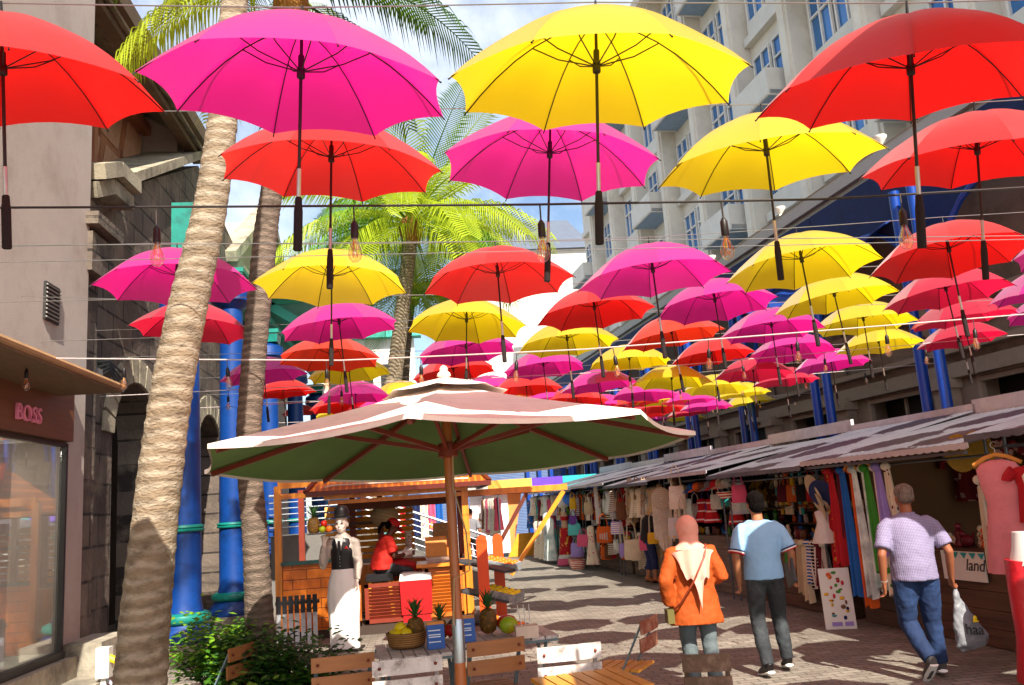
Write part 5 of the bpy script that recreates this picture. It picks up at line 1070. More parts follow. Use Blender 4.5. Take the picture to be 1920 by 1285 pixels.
# fifth stall: cream goods
v, z = PU(1238, 915, 5.95); dc = gt('woven_wall_disc', 'large cream woven disc with long tassels hanging at the fifth stall', 'wall hanging', 5.95, v, z, None, .85)
MB().lathe([(.01, -.01), (.2, -.012), (.21, 0), (.2, .012), (.01, .015)], 40, (0, 0, -.2), Matrix.Rotation(R(-90), 3, 'X')).build('disc', M('macrame_disc', 'C9B79c', .9, .1, 5, bump=.8, bscale=60), dc)
m_cr = M('macrame_cord', 'CFC0A8', .9, .2, 30, bump=.4)
for k in range(5):
    r = .045 + k * .036; MB().tube([(r * math.cos(a * math.pi / 12), .016, -.2 + r * math.sin(a * math.pi / 12)) for a in range(25)], .005, 5).build('ring', M('macrame_dark', '9c8a6c', .9), dc)
for k in range(22):
    x = -.19 + k * .0181; L = .75 - 3.5 * abs(x) * abs(x) + random.uniform(-.05, .05); zt_ = -.2 - math.sqrt(max(.0441 - x * x, 0)); MB().tube([(x, 0, zt_), (x + .01, .01, zt_ - L * .5), (x + random.uniform(-.02, .02), 0, zt_ - L)], [.007, .009, .014], 5).build('tassel', m_cr, dc)
for k, (px, py, w_, h_, c, p_, nm) in enumerate(((1272, 955, .34, .42, 'cream', 'floral', 'flowered cream'), (1268, 1010, .3, .38, 'white', 'print', 'white printed'), (1285, 1015, .24, .4, 'white', 'check', 'black and white'), (1188, 1050, .42, .42, 'cream', None, 'large canvas'), (1212, 1032, .3, .3, 'pink', None, 'pale pink'), (1226, 1020, .26, .22, 'yellow', None, 'straw yellow'), (1170, 1045, .2, .3, 'lilac', None, 'small lilac'))):
    v, z = PU(px, py, 5.95); bag('%s bag hanging at the fifth stall' % nm, 5.95, v, z, w_, h_, .1, CM(c, p_), .4, CM('cream'))
for k in range(6):
    for j in range(3): v, z = PU(1180 + j * 13, 905 + k * 14, 6.1); bag('small beige woven pouch on the fifth stall display', 6.1, v, z - .05, .13, .12, .05, M('pouch_%d' % (j % 2), ['A8927a', '7a624a'][j % 2], .9, .3, 30, bump=.5), .05, group='woven pouches')
for k, (c, px) in enumerate((('beige', 1262), ('cream', 1258), ('brown', 1266))): v, z = PU(px, 900, 6.1); scarf('%s tasselled cord bundle beside the woven disc' % c, 6.1, v, z, .5, .06, CM(c), 'cord bundles')
for k, c in enumerate(('red', 'yellow', 'green', 'teal')): v, z = PU(1176, 1000 + k * 8, 6.05); o = MB().box((0, 0, 0), (.22, .05, .06)).build('knitted_band', CM(c), origin=(0, 0, 0)); o.location = RF(6.05, v, z); o.rotation_euler = (0, 0, RZ); tag(o, '%s knitted band at the left end of the fifth stall' % c, 'band', 'knitted bands')
# sixth stall
for k, (px, py, w_, h_, c, p_, nm) in enumerate(((1134, 1018, .42, .38, 'orange', None, 'big orange'), (1158, 1002, .34, .28, 'lilac', 'stripe', 'lilac striped'), (1166, 975, .26, .4, 'brown', None, 'brown leather'))):
    v, z = PU(px, py, 6.0); b_ = bag('%s bag at the sixth stall' % nm, 6.0, v, z, w_, h_, .1, CM(c, p_), .3)
    if k == 0:
        q = MB()
        for j in range(4): q.box((-.1 + j * .06, .052, .15), (.025, .01, .18 - .02 * j))
        q.build('appliques', CM('white'), b_)
for k, c in enumerate(('orange', 'beige', 'red', 'brown')): v, z = PU(1132 + k * 9, 1030, 6.2); scarf('%s cloth strip hanging on the sixth stall counter' % c, 6.2, v, .85, .5, .1, CM(c), 'cloth strips')
sc_ = MB().box((0, 0, .45), (.09, .03, .9)).build('long_scarf', m_white, origin=(0, 0, 0)); v, z = PU(1115, 900, 6.0); sc_.location = RF(6.0, v, 1.15); tag(sc_, 'long white sash hanging on the post between the sixth and seventh stalls', 'sash')
# seventh stall: mannequin in red, handbags
v, z = PU(1058, 1060, 5.9); mr = gt('mannequin', 'mannequin in a red halter top and long red printed skirt with a white hem', 'mannequin', 5.95, 23.6, 0, None)
MB().tube([(0, 0, 1.0), (0, 0, 1.15), (0, 0, 1.35), (0, 0, 1.45)], [(.14, .1), (.11, .09), (.15, .1), (.06, .05)], 16, xref=(1, 0, 0)).build('torso', M('mannequin_tan', 'c9a080', .5), mr)
MB().tube([(0, 0, 1.22), (0, 0, 1.3), (0, 0, 1.4)], [(.145, .11), (.165, .125), (.1, .07)], 16, xref=(1, 0, 0)).build('halter_top', CM('red'), mr)
MB().lathe([(.15, 1.02), (.17, .9), (.19, .6), (.22, .3)], 22).build('skirt', CM('red', 'print'), mr); MB().lathe([(.22, .3), (.26, .2)], 22, cap=False).build('white_hem', CM('white'), mr); MB().lathe([(.26, .2), (.3, .03), (.28, .02)], 22).build('pink_hem', CM('pink'), mr)
tag(MB().ball(RF(5.95, 23.6, 1.72), (.2, .2, .17), 12, 8).build('white_sun_hat', m_white), 'white sun hat above the red mannequin', 'hat'); tag(MB().ball(RF(6.1, 23.2, 1.8), (.26, .26, .2), 12, 8).build('blue_sun_hat', M('hat_blue', '3f7fe0', .7)), 'bright blue sun hat above the red mannequin', 'hat')
for k, (px, py, w_, h_, c, nm) in enumerate(((1078, 1004, .42, .3, 'turquoise', 'turquoise'), (1095, 1025, .4, .3, 'pink', 'dusty pink'), (1083, 1045, .4, .36, 'lilac', 'lilac'), (1076, 985, .26, .25, 'purple', 'purple'), (1075, 955, .22, .3, 'yellow', 'mustard'), (1104, 965, .26, .3, 'beige', 'tan'))):
    v, z = PU(px, py, 5.9); bag('%s handbag at the seventh stall' % nm, 5.9, v, z, w_, h_, .12, CM(c), .14)
for k, c in enumerate(('orange', 'maroon', 'brown', 'orange', 'brown', 'beige', 'black', 'brown', 'maroon', 'orange')): v, z = PU(1078 + k * 4, 925, 6.1); scarf('%s bead necklace bundle under the seventh stall roof' % c, 6.1, v, 1.85, .6, .05, CM(c), 'necklace bundles')
for k, c in enumerate(('red', 'orange', 'red')): v, z = PU(1080 + k * 9, 1062, 6.0); tag(MB().lathe([(.16, 0), (.2, .12), (.21, .24), (.19, .24), (.15, .03)], 14, RF(6.0 - .1 * k, v, 0)).build('floor_basket', CM(c, 'stripe')), '%s striped basket on the ground by the seventh stall' % c, 'basket', 'floor baskets')
v, z = PU(1112, 1050, 6.0); garment('floral_skirt', 'pink and navy floral skirt hanging beside the handbags', 'skirt', 6.0, v, 1.1, .95, .22, .4, CM('pink', 'floral'))
# eighth stall: clothes on display
cs = ['white', 'pink', 'orange', 'brown', 'green', 'maroon', 'black', 'teal', 'pink', 'white', 'red', 'blue']
for k, c in enumerate(cs): garment('hanging_dress', '%s dress on the front rail of the eighth stall' % c, 'dress', 6.1 - .06 * (k % 3), 25.3 + k * .27, 1.95 - .1 * (k % 2), .6 + .3 * (k % 2), .26, .36, CM(c, ['floral', None, 'dye', 'print'][k % 4]), group='dresses at the eighth stall')
for k, (c, v, h_) in enumerate((('green', 25.0, 1.1), ('teal', 24.6, 1.3), ('white', 25.6, 1.2), ('blue', 24.9, 1.45), ('pink', 26.3, 1.2))): garment('long_dress', 'long %s patterned dress standing out before the seventh stall' % c, 'dress', 5.75, v, h_, h_ - .1, .3, .4, CM(c, ['floral', 'dye'][k % 2]), group='long dresses')
for k, c in enumerate(('maroon', 'orange', 'white', 'navy', 'pink', 'red', 'brown')): garment('hanging_dress', '%s dress hanging at the far stall beside the poster' % c, 'dress', 4.6 - .0, 26.6 + k * .42, 2.0, 1.0 + .1 * (k % 3), .3, .36, CM(c, [None, 'floral'][k % 2]), group='dresses by the poster')
rr_ = thing('clothes_rack', 'metal clothes rack carrying dresses beside the promenade poster', 'rack', RF(4.6, 26.4, 0), RZ)
MB().tube([(0, 0, 0), (0, 0, 2.08)], .02, 6).tube([(3.0, 0, 0), (3.0, 0, 2.08)], .02, 6).build('upright', m_pole2, rr_); MB().tube([(0, 0, 2.08), (3.0, 0, 2.08)], .018, 6).build('bar', m_pole2, rr_)
# dense filling of the farther stalls
rq = random.Random(11)
bright = ['red', 'orange', 'yellow', 'pink', 'blue', 'teal', 'purple', 'white', 'cream', 'beige', 'brown', 'maroon', 'turquoise', 'green', 'lilac', 'black']
for si, (v0, v1, nm) in enumerate(STALLS[3:8]):
    for k in range(17):
        v = v0 + (v1 - v0) * (k + .5) / 17 + rq.uniform(-.05, .05); c = rq.choice(bright if si != 1 else ['cream', 'beige', 'white', 'brown', 'pink', 'red', 'beige']); c2 = rq.choice([None, 'floral', 'stripe', 'dye', 'print']); low = k % 2
        kd = rq.choice(['bag', 'garment', 'scarf', 'bag']); sn = ['fourth', 'fifth', 'sixth', 'seventh', 'eighth'][si]
        if low and si > 0:
            if kd == 'bag': bag('%s bag hanging low on the %s stall counter' % (c, sn), 6.18, v, rq.uniform(.25, .5), rq.uniform(.22, .36), rq.uniform(.24, .36), .09, CM(c, c2), .22, group='bags on the counters')
            else: scarf('%s cloth hanging low on the %s stall counter' % (c, sn), 6.2, v, .93, rq.uniform(.4, .75), rq.uniform(.16, .26), CM(c, c2), 'cloths on the counters', .5)
        z = rq.uniform(1.3, 1.62)
        if si == 0 and k % 3: continue
        if kd == 'bag': bag('%s bag hanging high in the %s stall' % (c, sn), 6.45 - .3 * (si > 0), v, z - .1, rq.uniform(.2, .3), rq.uniform(.24, .34), .08, CM(c, c2), .2, group='bags hung high')
        elif kd == 'scarf': scarf('%s cloth hanging high in the %s stall' % (c, sn), 6.45 - .3 * (si > 0), v, 1.92, rq.uniform(.5, .9), .16, CM(c, c2), 'cloths hung high', .6)
        else: garment('small_dress', '%s small dress hung high in the %s stall' % (c, sn), 'dress', 6.45 - .3 * (si > 0), v, 1.92, rq.uniform(.45, .7), .24, .36, CM(c, c2), group='small dresses hung high')
# goods seen behind the kiosk
for k, c in enumerate(('turquoise', 'white', 'red', 'black', 'navy', 'purple', 'pink', 'blue')):
    A_ = PYW(722 + k * 14, 905, 22); t = thing('hanging_cloth', '%s cloth hanging in the background behind the kiosk' % c, 'cloth', (A_.x, 22, 1.95), 0, 'cloths behind the kiosk')
    MB().slab(lambda a, b: ((b - .5) * .19, .03 * math.sin(b * 12), -(.7 + .1 * (k % 3)) * a), 4, 12, .01).build('cloth', CM(c, [None, 'floral', 'print', None][k % 4]), t)
cr2 = thing('cloth_rack', 'rail of hanging cloths in the background behind the kiosk', 'rack', (-.3, 22.05, 0)); MB().tube([(-1.3, 22.05, 0), (-1.3, 22.05, 2.0), (.8, 22.05, 2.0), (.8, 22.05, 0)], .02, 6).build('rail', m_pole2, cr2, world=True)
cd_ = MB().box((.3, 22.6, .9), (1.5, .5, .7)).build('folded_clothes_table', CM('blue', 'dye')); tag(cd_, 'table heaped with blue patterned cloth behind the kiosk', 'table')
# ------------------------------------------------------------------ people
m_skin = M('skin_brown', '8a5236', .5, .08, 12, bump=.05, bscale=80, spec=.4); m_skin2 = M('skin_tan', 'A06a48', .5, .08, 12, bump=.05, bscale=80, spec=.4); m_skin3 = M('skin_dark', '5a3020', .5, .08, 12, bump=.05, bscale=80)
m_hairb = M('hair_black', '0c0807', .95, .3, 40, stretch=(1, 1, .2), bump=1.0, bscale=45, spec=.08); m_hairg = M('hair_grey', '6a5a50', .7, .5, 30, stretch=(1, 1, .2), bump=.7, bscale=60, dirt='1e1612', dscale=9)
def remesh(o, vox=.009, sm=6, disp=0, dsc=.1):
    r = o.modifiers.new('r', 'REMESH'); r.mode = 'VOXEL'; r.voxel_size = vox; r.use_smooth_shade = True
    s = o.modifiers.new('s', 'SMOOTH'); s.factor = .5; s.iterations = sm
    if disp:
        k = 'clouds%.2f' % dsc; tx = bpy.data.textures.get(k) or bpy.data.textures.new(k, 'CLOUDS'); tx.noise_scale = dsc
        d = o.modifiers.new('d', 'DISPLACE'); d.texture = tx; d.strength = disp; d.mid_level = .5
    return o
def lerp(a, b, t): return Vector(a) * (1 - t) + Vector(b) * t
def hand(m, w, d, side, curl=.6, fwd=Vector((0, 1, 0)), sc=1.0):
    """palm and five fingers at wrist w, pointing along d; side: thumb direction"""
    w = Vector(w); d = Vector(d).normalized(); th = (Vector(side) - d * Vector(side).dot(d)).normalized(); nrm = d.cross(th).normalized()
    pw = w + d * .09 * sc
    m.tube([w - d * .02, w + d * .03 * sc, pw], [(.026 * sc, .02 * sc), (.036 * sc, .018 * sc), (.04 * sc, .015 * sc)], 10, xref=th)
    inn = nrm if nrm.dot(Vector(fwd)) > 0 else -nrm
    for k, (off, L) in enumerate(((.03, .07), (.011, .078), (-.009, .073), (-.028, .058))):
        b = pw + th * off * sc - d * .008; c = curl * (1 + .12 * k); p1 = b + (d * math.cos(c * .5) + inn * math.sin(c * .5)) * L * .45 * sc; p2 = p1 + (d * math.cos(c * 1.3) + inn * math.sin(c * 1.3)) * L * .33 * sc; p3 = p2 + (d * math.cos(c * 2) + inn * math.sin(c * 2)) * L * .27 * sc
        m.tube([b, p1, p2, p3], [.0098 * sc, .009 * sc, .0085 * sc, .0065 * sc], 8)
    b = w + d * .03 * sc + th * .025 * sc; p1 = b + (d * .6 + th * .7 + inn * .25).normalized() * .04 * sc; p2 = p1 + (d * .85 + th * .3 + inn * .35).normalized() * .032 * sc
    m.tube([b, p1, p2], [.013 * sc, .0105 * sc, .008 * sc], 8)
def head(m, c, yaw=0, pitch=0, r=1.0):
    rt = Euler((pitch, 0, yaw)).to_matrix(); c = Vector(c)
    def q(x, y, z): return c + rt @ Vector((x * r, y * r, z * r))
    m.ball(q(0, -.008, .025), (.076 * r, .095 * r, .1 * r), 20, 14, rt); m.ball(q(0, .022, -.045), (.058 * r, .068 * r, .07 * r), 16, 10, rt)
    m.ball(q(0, .055, -.09), (.026 * r, .022 * r, .02 * r), 10, 8, rt)
    m.tube([q(0, .088, .02), q(0, .102, -.015), q(0, .108, -.028)], [.008 * r, .011 * r, .013 * r], 8)
    for s in (-1, 1):
        m.ball(q(s * .078, -.008, -.01), (.01 * r, .018 * r, .03 * r), 8, 8, rt); m.ball(q(s * .032, .076, .03), (.02 * r, .01 * r, .008 * r), 8, 6, rt); m.ball(q(s * .04, .06, -.03), (.02 * r, .018 * r, .02 * r), 8, 6, rt)
    m.ball(q(0, .083, -.058), (.022 * r, .008 * r, .006 * r), 8, 6, rt); m.ball(q(0, .081, -.068), (.019 * r, .008 * r, .006 * r), 8, 6, rt)
    return q, rt
def torso(m, pel, che, nek, k=0.0, sw=.19, hw=.165, belly=0.0, dp=.105):
    pel, che, nek = Vector(pel), Vector(che), Vector(nek)
    m.tube([pel - Vector((0, 0, .1)), pel, lerp(pel, che, .35), lerp(pel, che, .7), che, lerp(che, nek, .55), lerp(che, nek, .8), nek], [(hw * .8 + k, dp * .85 + k), (hw + k, dp + belly * .5 + k), (hw * .93 + belly * .4 + k, dp + belly + k), (sw * .9 + belly * .2 + k, dp + .01 + belly * .5 + k), (sw * .98 + k, dp + .012 + k), (sw * .82 + k, dp * .8 + k), (.075 + k, .065 + k), (.055 + k, .055 + k)], 26, xref=(1, 0, 0))
def limb(m, pts, r, n=14): m.tube(pts, r, n)
def dense(pts, rad, n=4):
    """smooth a chain of joints"""
    out = []; rr = []
    for i in range(len(pts) - 1):
        for j in range(n): t = j / n; out.append(lerp(pts[i], pts[i + 1], t)); rr.append(rad[i] * (1 - t) + rad[i + 1] * t)
    out.append(Vector(pts[-1])); rr.append(rad[-1]); return out, rr
def person(label, loc, rz, J, skin, group=None, hand_kw=(None, None), bk=0.0, sw=.19, hw=.165, belly=0.0, scale=1.0, hd=(0, 0), cat='person'):
    t = thing('person', label, cat, loc, rz, group); t.scale = (scale,) * 3
    m = MB(); torso(m, J['pel'], J['che'], J['nek'], -.022, sw, hw, belly); m.tube([J['nek'] - Vector((0, 0, .03)), J['head'] - Vector((0, 0, .05))], [.055, .052], 14)
    q, rt = head(m, J['head'], hd[0], hd[1])
    for s, i in ((-1, 0), (1, 1)):
        sh, el, wr = J['sh'][i], J['el'][i], J['wr'][i]
        p, r = dense([lerp(J['che'], sh, .75), sh, lerp(sh, el, .5), el, lerp(el, wr, .4), wr], [.03, .036, .042, .038, .036, .026], 3); limb(m, p, r)
        dv = J.get('hd', [None, None])[i] or (wr - el); hand(m, wr, dv, J.get('th', [Vector((-s * .2, 1, 0))] * 2)[i], J.get('curl', [.6, .6])[i])
        hp, kn, an, toe = J['hip'][i], J['kn'][i], J['an'][i], J['toe'][i]
        p, r = dense([hp, lerp(hp, kn, .5), kn, lerp(kn, an, .35), an], [.085, .078, .056, .054, .035], 3); limb(m, p, r)
        m.tube([an + Vector((0, 0, -.01)), lerp(an, toe, .5), toe], [.032, .034, .026], 10)
    remesh(m.build('body', skin, t), .008, 3)
    return t, q, rt
def Vv(*a): return Vector(a)
def shoes(t, J, mat, sole, off=.0):
    for i in (0, 1):
        an, toe = J['an'][i], J['toe'][i]; d = (toe - an); d2 = d.normalized(); up = Vv(0, 0, 1); heel = an - d2 * .05 - up * .02
        m = MB().tube([heel + up * .015, an + up * .02 - d2 * .01, lerp(an, toe, .45) + up * .005, lerp(an, toe, .85), toe + d2 * .02], [(.035, .045), (.045, .055), (.046, .045), (.048, .034), (.03, .022)], 14, xref=d2.cross(up).normalized() if abs(d2.z) < .99 else (1, 0, 0))
        s_ = remesh(m.build('shoe', mat, t), .007, 3)
        so_ = MB().tube([heel - up * .022 - d2 * .01, lerp(an, toe, .5) - up * .032, toe + d2 * .03 - up * .016], [(.038, .014), (.048, .013), (.034, .012)], 12, xref=d2.cross(up).normalized()).build('sole', sole, s_)
# --- man in the light blue shirt (walking away)
J = dict(pel=Vv(0, 0, .96), che=Vv(0, .01, 1.33), nek=Vv(0, .0, 1.47), head=Vv(0, .015, 1.6),
 sh=[Vv(-.19, 0, 1.385), Vv(.19, 0, 1.385)], el=[Vv(-.265, -.04, 1.12), Vv(.275, -.05, 1.12)], wr=[Vv(-.235, .05, .87), Vv(.3, .06, .88)],
 hip=[Vv(-.09, 0, .92), Vv(.09, 0, .92)], kn=[Vv(-.1, .04, .5), Vv(.13, .1, .52)], an=[Vv(-.1, -.12, .085), Vv(.17, .12, .09)], toe=[Vv(-.12, .04, .03), Vv(.19, .28, .035)], curl=[1.0, 1.1])
pb, q, rt = person('man in a light blue polo shirt and dark jeans, walking away', RFp if False else G(1455, 1266), R(-4), J, m_skin2, sw=.2, hw=.16, belly=.02)
m = MB().ball(q(0, -.02, .05), (.087, .102, .088), 20, 12, rt).ball(q(0, -.045, -.005), (.08, .072, .08), 16, 10, rt); remesh(m.build('hair', m_hairb, pb), .008, 2, .012, .03)
m_blt = M('light_blue_shirt', '86B4D8', .75, .05, 3, bump=.5, bscale=7, stretch=(1.4, 1.4, .7))
def shirt(t, J, mat, k=.014, slv=.85, hem=.04, sw=.2, hw=.16, belly=.02, sr=.07, name='shirt', disp=.014, tilt=0):
    m = MB(); pel, che, nek = J['pel'], J['che'], J['nek']
    m.tube([pel - Vv(0, 0, hem), pel + Vv(0, 0, .04), lerp(pel, che, .35), lerp(pel, che, .7), che, lerp(che, nek, .55), lerp(che, nek, .85)], [(hw + k + .022, .115 + belly + k), (hw + k + .012, .115 + belly + k), (hw * .97 + belly * .4 + k, .11 + belly + k), (sw * .92 + k, .115 + belly * .5 + k), (sw * .99 + k, .115 + k), (sw * .84 + k, .088 + k), (.085 + k, .07 + k)], 30, xref=(1, 0, 0))
    for i in (0, 1):
        sh, el = J['sh'][i], J['el'][i]; e = lerp(sh, el, slv); m.tube([lerp(che, sh, .5) + Vv(0, 0, .004), lerp(che, sh, .86), lerp(sh, e, .15) - Vv(0, 0, .006), lerp(sh, e, .5), e], [.06, .062, sr * .9, sr * .96, sr * 1.03], 18)
    return remesh(m.build(name, mat, t), .01, 12, disp, .09)
shirt(pb, J, m_blt, hem=.07)
for i in (0, 1):
    e = lerp(J['sh'][i], J['el'][i], .85); d = (J['el'][i] - J['sh'][i]).normalized()
    MB().tube([e - d * .02, e - d * .006], .0795, 18).build('sleeve_band', CM('navy'), pb); MB().tube([e - d * .005, e + d * .006], .0798, 18).build('sleeve_band', m_white, pb); MB().tube([e + d * .007, e + d * .016], .079, 18).build('sleeve_band', CM('red'), pb)
def trousers(t, J, mat, hw=.16, name='trousers', rk=(.095, .09, .073, .07, .058), belly=.01, disp=.016, low=.06, top=.06):
    m = MB(); pel = J['pel']; m.tube([pel + Vv(0, 0, top), pel, pel - Vv(0, 0, .1)], [(hw + .004, .11 + belly), (hw + .014, .12 + belly), (hw * .8 + .01, .1)], 24, xref=(1, 0, 0))
    for i in (0, 1):
        hp, kn, an = J['hip'][i], J['kn'][i], J['an'][i]; p, r = dense([hp, lerp(hp, kn, .45), kn, lerp(kn, an, .5), lerp(kn, an, 1) + Vv(0, 0, low - .03)], list(rk), 4); m.tube(p, r, 18)
    return remesh(m.build(name, mat, t), .01, 4, disp, .07)
m_jb = M('black_jeans', '2a2d30', .85, .25, 3, bump=.5, bscale=9, dirt='4c5456', dscale=2.5); m_jn = M('blue_jeans', '14284a', .85, .25, 4, bump=.5, bscale=9, dirt='223c66', dscale=3)
trousers(pb, J, m_jb); shoes(pb, J, m_black, m_white)
tag(MB().bar((0, 0, 0), (0, .3, 0), .02, .22).build('dark_folder', M('folder', '23262c', .5), origin=(0, 0, 0)), 'dark folder held under the arm of the man in light blue', 'folder')
fo_ = bpy.data.objects['dark_folder']; Mb = thing_mat(pb); fo_.location = Mb @ Vv(.265, -.1, .97); fo_.rotation_euler = (R(-18), R(0), R(-8))
wt = MB().tube([J['wr'][0] + Vv(0, 0, .015), J['wr'][0] + Vv(0, 0, .045)], .031, 14).build('wristwatch', m_black); wt.parent = pb; wt.location = wt.location
# --- man in the checked shirt
J2 = dict(pel=Vv(0, 0, .95), che=Vv(.012, .02, 1.31), nek=Vv(.02, .035, 1.45), head=Vv(.03, .06, 1.575),
 sh=[Vv(-.19, .02, 1.365), Vv(.215, .02, 1.365)], el=[Vv(-.28, -.05, 1.09), Vv(.31, -.05, 1.09)], wr=[Vv(-.27, .02, .84), Vv(.34, .06, .85)],
 hip=[Vv(-.1, 0, .88), Vv(.1, 0, .88)], kn=[Vv(-.09, .08, .49), Vv(.12, .08, .5)], an=[Vv(-.03, -.16, .17), Vv(.15, .1, .09)], toe=[Vv(-.04, -.03, .04), Vv(.18, .26, .035)], curl=[.7, 1.3])
pcx = G(1745, 1277); pc_, q, rt = person('grey haired man in a checked short sleeved shirt and jeans walking with a carrier bag', pcx, R(-9), J2, m_skin, sw=.195, hw=.165, belly=.03, hd=(0, -.15))
m = MB().ball(q(0, -.02, .052), (.083, .1, .08), 20, 12, rt).ball(q(0, -.045, .01), (.078, .066, .07), 16, 10, rt); remesh(m.build('hair', m_hairg, pc_), .008, 2, .01, .03)
m_chk = M('checked_shirt', '8A829C', .8, .05, 3, pat='check', bump=.4, bscale=7, alt=dict(c2='463e66', s=24, th=.93))
shirt(pc_, J2, m_chk, sw=.197, hw=.168, belly=.035, hem=.09, sr=.072, slv=.8)
MB().tube([J2['nek'] - Vv(0, .0, .03), J2['nek'] + Vv(0, .0, .0)], [.085, .07], 18).build('collar', m_chk, pc_)
trousers(pc_, J2, m_jn, hw=.165, rk=(.105, .098, .08, .072, .066), belly=.02, low=.07); shoes(pc_, J2, M('grey_shoe', '4a4644', .7), m_white)
MB().tube([J2['wr'][0] + Vv(0, 0, .015), J2['wr'][0] + Vv(0, 0, .04)], .033, 14).build('wristwatch', m_steel, pc_)
Mc = thing_mat(pc_); hb_ = Mc @ (J2['wr'][1] + Vv(.03, .03, -.12)); pbg = thing('carrier_bag', 'white printed carrier bag hanging from the hand of the man in the checked shirt', 'bag', hb_, 0)
m = MB().tube([(0, 0, .02), (0, 0, -.06), (.02, 0, -.16), (.05, 0, -.3), (.09, 0, -.44), (.1, 0, -.5)], [(.02, .015), (.03, .02), (.07, .04), (.12, .065), (.165, .07), (.13, .03)], 22, xref=(1, 0, 0))
m_bagp = M('bag_print', 'C9C6C4', .45, .08, 5, pat='voronoi', bump=.6, bscale=8, alt=dict(c2='8a8c90', s=16, th=.12), trans=.25); remesh(m.build('bag_body', m_bagp, pbg), .01, 2, .03, .07)
text('haa', .13, pbg, (.07, -.085, -.37), (R(83), R(6), 0), m_darkframe); MB().ball((.09, -.085, -.24), (.02, .006, .03), 8, 6).box((.09, -.088, -.26), (.05, .008, .012)).build('yellow_mark', m_yel, pbg)
# --- woman in orange with a pink headscarf
J3 = dict(pel=Vv(0, 0, .86), che=Vv(0, .0, 1.18), nek=Vv(0, .01, 1.31), head=Vv(0, .03, 1.42),
 sh=[Vv(-.165, 0, 1.235), Vv(.165, 0, 1.235)], el=[Vv(-.26, -.06, 1.0), Vv(.26, -.03, 1.0)], wr=[Vv(-.22, .02, .78), Vv(.16, .14, .98)],
 hip=[Vv(-.085, 0, .82), Vv(.085, 0, .82)], kn=[Vv(-.07, .1, .46), Vv(.1, .03, .46)], an=[Vv(-.06, .05, .08), Vv(.1, -.06, .08)], toe=[Vv(-.06, .22, .03), Vv(.12, .1, .03)])
wp = G(1322, 1306); ww_, q, rt = person('woman in an orange tunic and salmon pink headscarf, walking away', wp, R(-2), J3, m_skin2, sw=.165, hw=.16)
m_tun = M('orange_tunic', 'A24406', .8, .06, 3, bump=.5, bscale=6, stretch=(1.5, 1.5, .5))
m = MB(); m.tube([J3['pel'] - Vv(0, 0, .24), J3['pel'] - Vv(0, 0, .1), J3['pel'], lerp(J3['pel'], J3['che'], .4), J3['che'], lerp(J3['che'], J3['nek'], .5), J3['nek']], [(.245, .17), (.22, .155), (.2, .145), (.18, .13), (.18, .125), (.15, .1), (.07, .06)], 30, xref=(1, 0, 0))
for i in (0, 1): p, r = dense([lerp(J3['che'], J3['sh'][i], .7), J3['sh'][i], J3['el'][i], lerp(J3['el'][i], J3['wr'][i], .9)], [.06, .07, .065, .068], 4); m.tube(p, r, 16)
remesh(m.build('tunic', m_tun, ww_), .01, 4, .03, .11)
m_hj = M('salmon_scarf', 'E2A08c', .8, .06, 4, bump=.4, bscale=8)
m = MB().ball(q(0, -.01, .02), (.1, .12, .125), 22, 14, rt).ball(q(0, -.03, -.06), (.09, .09, .08), 16, 10, rt).tube([q(0, -.02, -.08), J3['nek'] + Vv(0, -.01, .0), J3['nek'] - Vv(0, .01, .05)], [(.075, .08), (.1, .1), (.17, .125)], 20, xref=(1, 0, 0))
hj = remesh(m.build('headscarf', m_hj, ww_), .009, 4, .012, .06)
def cape(a, b):
    x = (b - .5) * 2; w = .19 * (1 - .15 * a); dz = a * (.36 * (1 - abs(x) ** .8) + .1 + .05 * math.cos(x * 9)); return (x * w * (1 - .1 * a), -.165 - .045 * a - .008 * math.sin(b * 20) + .1 * x * x, 1.27 - dz - .03 * x * x)
MB().slab(cape, 16, 32, .008).build('scarf_tail', m_hj, hj)
MB().tube([(.12, -.1, 1.3), (.07, -.2, 1.2), (-.05, -.22, 1.0), (-.17, -.17, .82), (-.23, -.06, .74)], .009, 8).build('shoulder_strap', M('strap_brown', '7a2e14', .5), ww_)
trousers(ww_, J3, M('grey_trousers', '5a6466', .85, .2, 4, bump=.3), hw=.15, rk=(.09, .085, .07, .065, .065)); shoes(ww_, J3, m_white, m_white)
MB().box((-.25, -.03, .7), (.06, .12, .12)).build('small_bag', M('bag_olive', '5a5224', .6), ww_)
# --- seated kiosk worker, facing right
J4 = dict(pel=Vv(0, 0, .82), che=Vv(0, .07, 1.17), nek=Vv(0, .12, 1.32), head=Vv(0, .2, 1.43),
 sh=[Vv(-.19, .08, 1.23), Vv(.19, .08, 1.23)], el=[Vv(-.24, .14, .96), Vv(.24, .14, .96)], wr=[Vv(-.12, .37, 1.0), Vv(.12, .38, .99)],
 hip=[Vv(-.1, .02, .8), Vv(.1, .02, .8)], kn=[Vv(-.12, .42, .74), Vv(.12, .42, .74)], an=[Vv(-.12, .34, .3), Vv(.12, .34, .3)], toe=[Vv(-.12, .48, .24), Vv(.12, .48, .24)], curl=[.9, .9], th=[Vv(0, .2, 1)] * 2)
ps, q, rt = person('seated kiosk worker in a red shirt, red apron and red cap, preparing fruit', (-.74, KY + .47, .12), R(-72), J4, m_skin3, sw=.2, hw=.19, belly=.05, hd=(0, -.5))
m_rs = M('worker_red', 'B01a0c', .8, .1, 4, bump=.4, bscale=8); shirt(ps, J4, m_rs, sw=.21, hw=.2, belly=.06, slv=.75, sr=.082)
trousers(ps, J4, m_jb, hw=.19, rk=(.12, .115, .09, .075, .07), belly=.04)
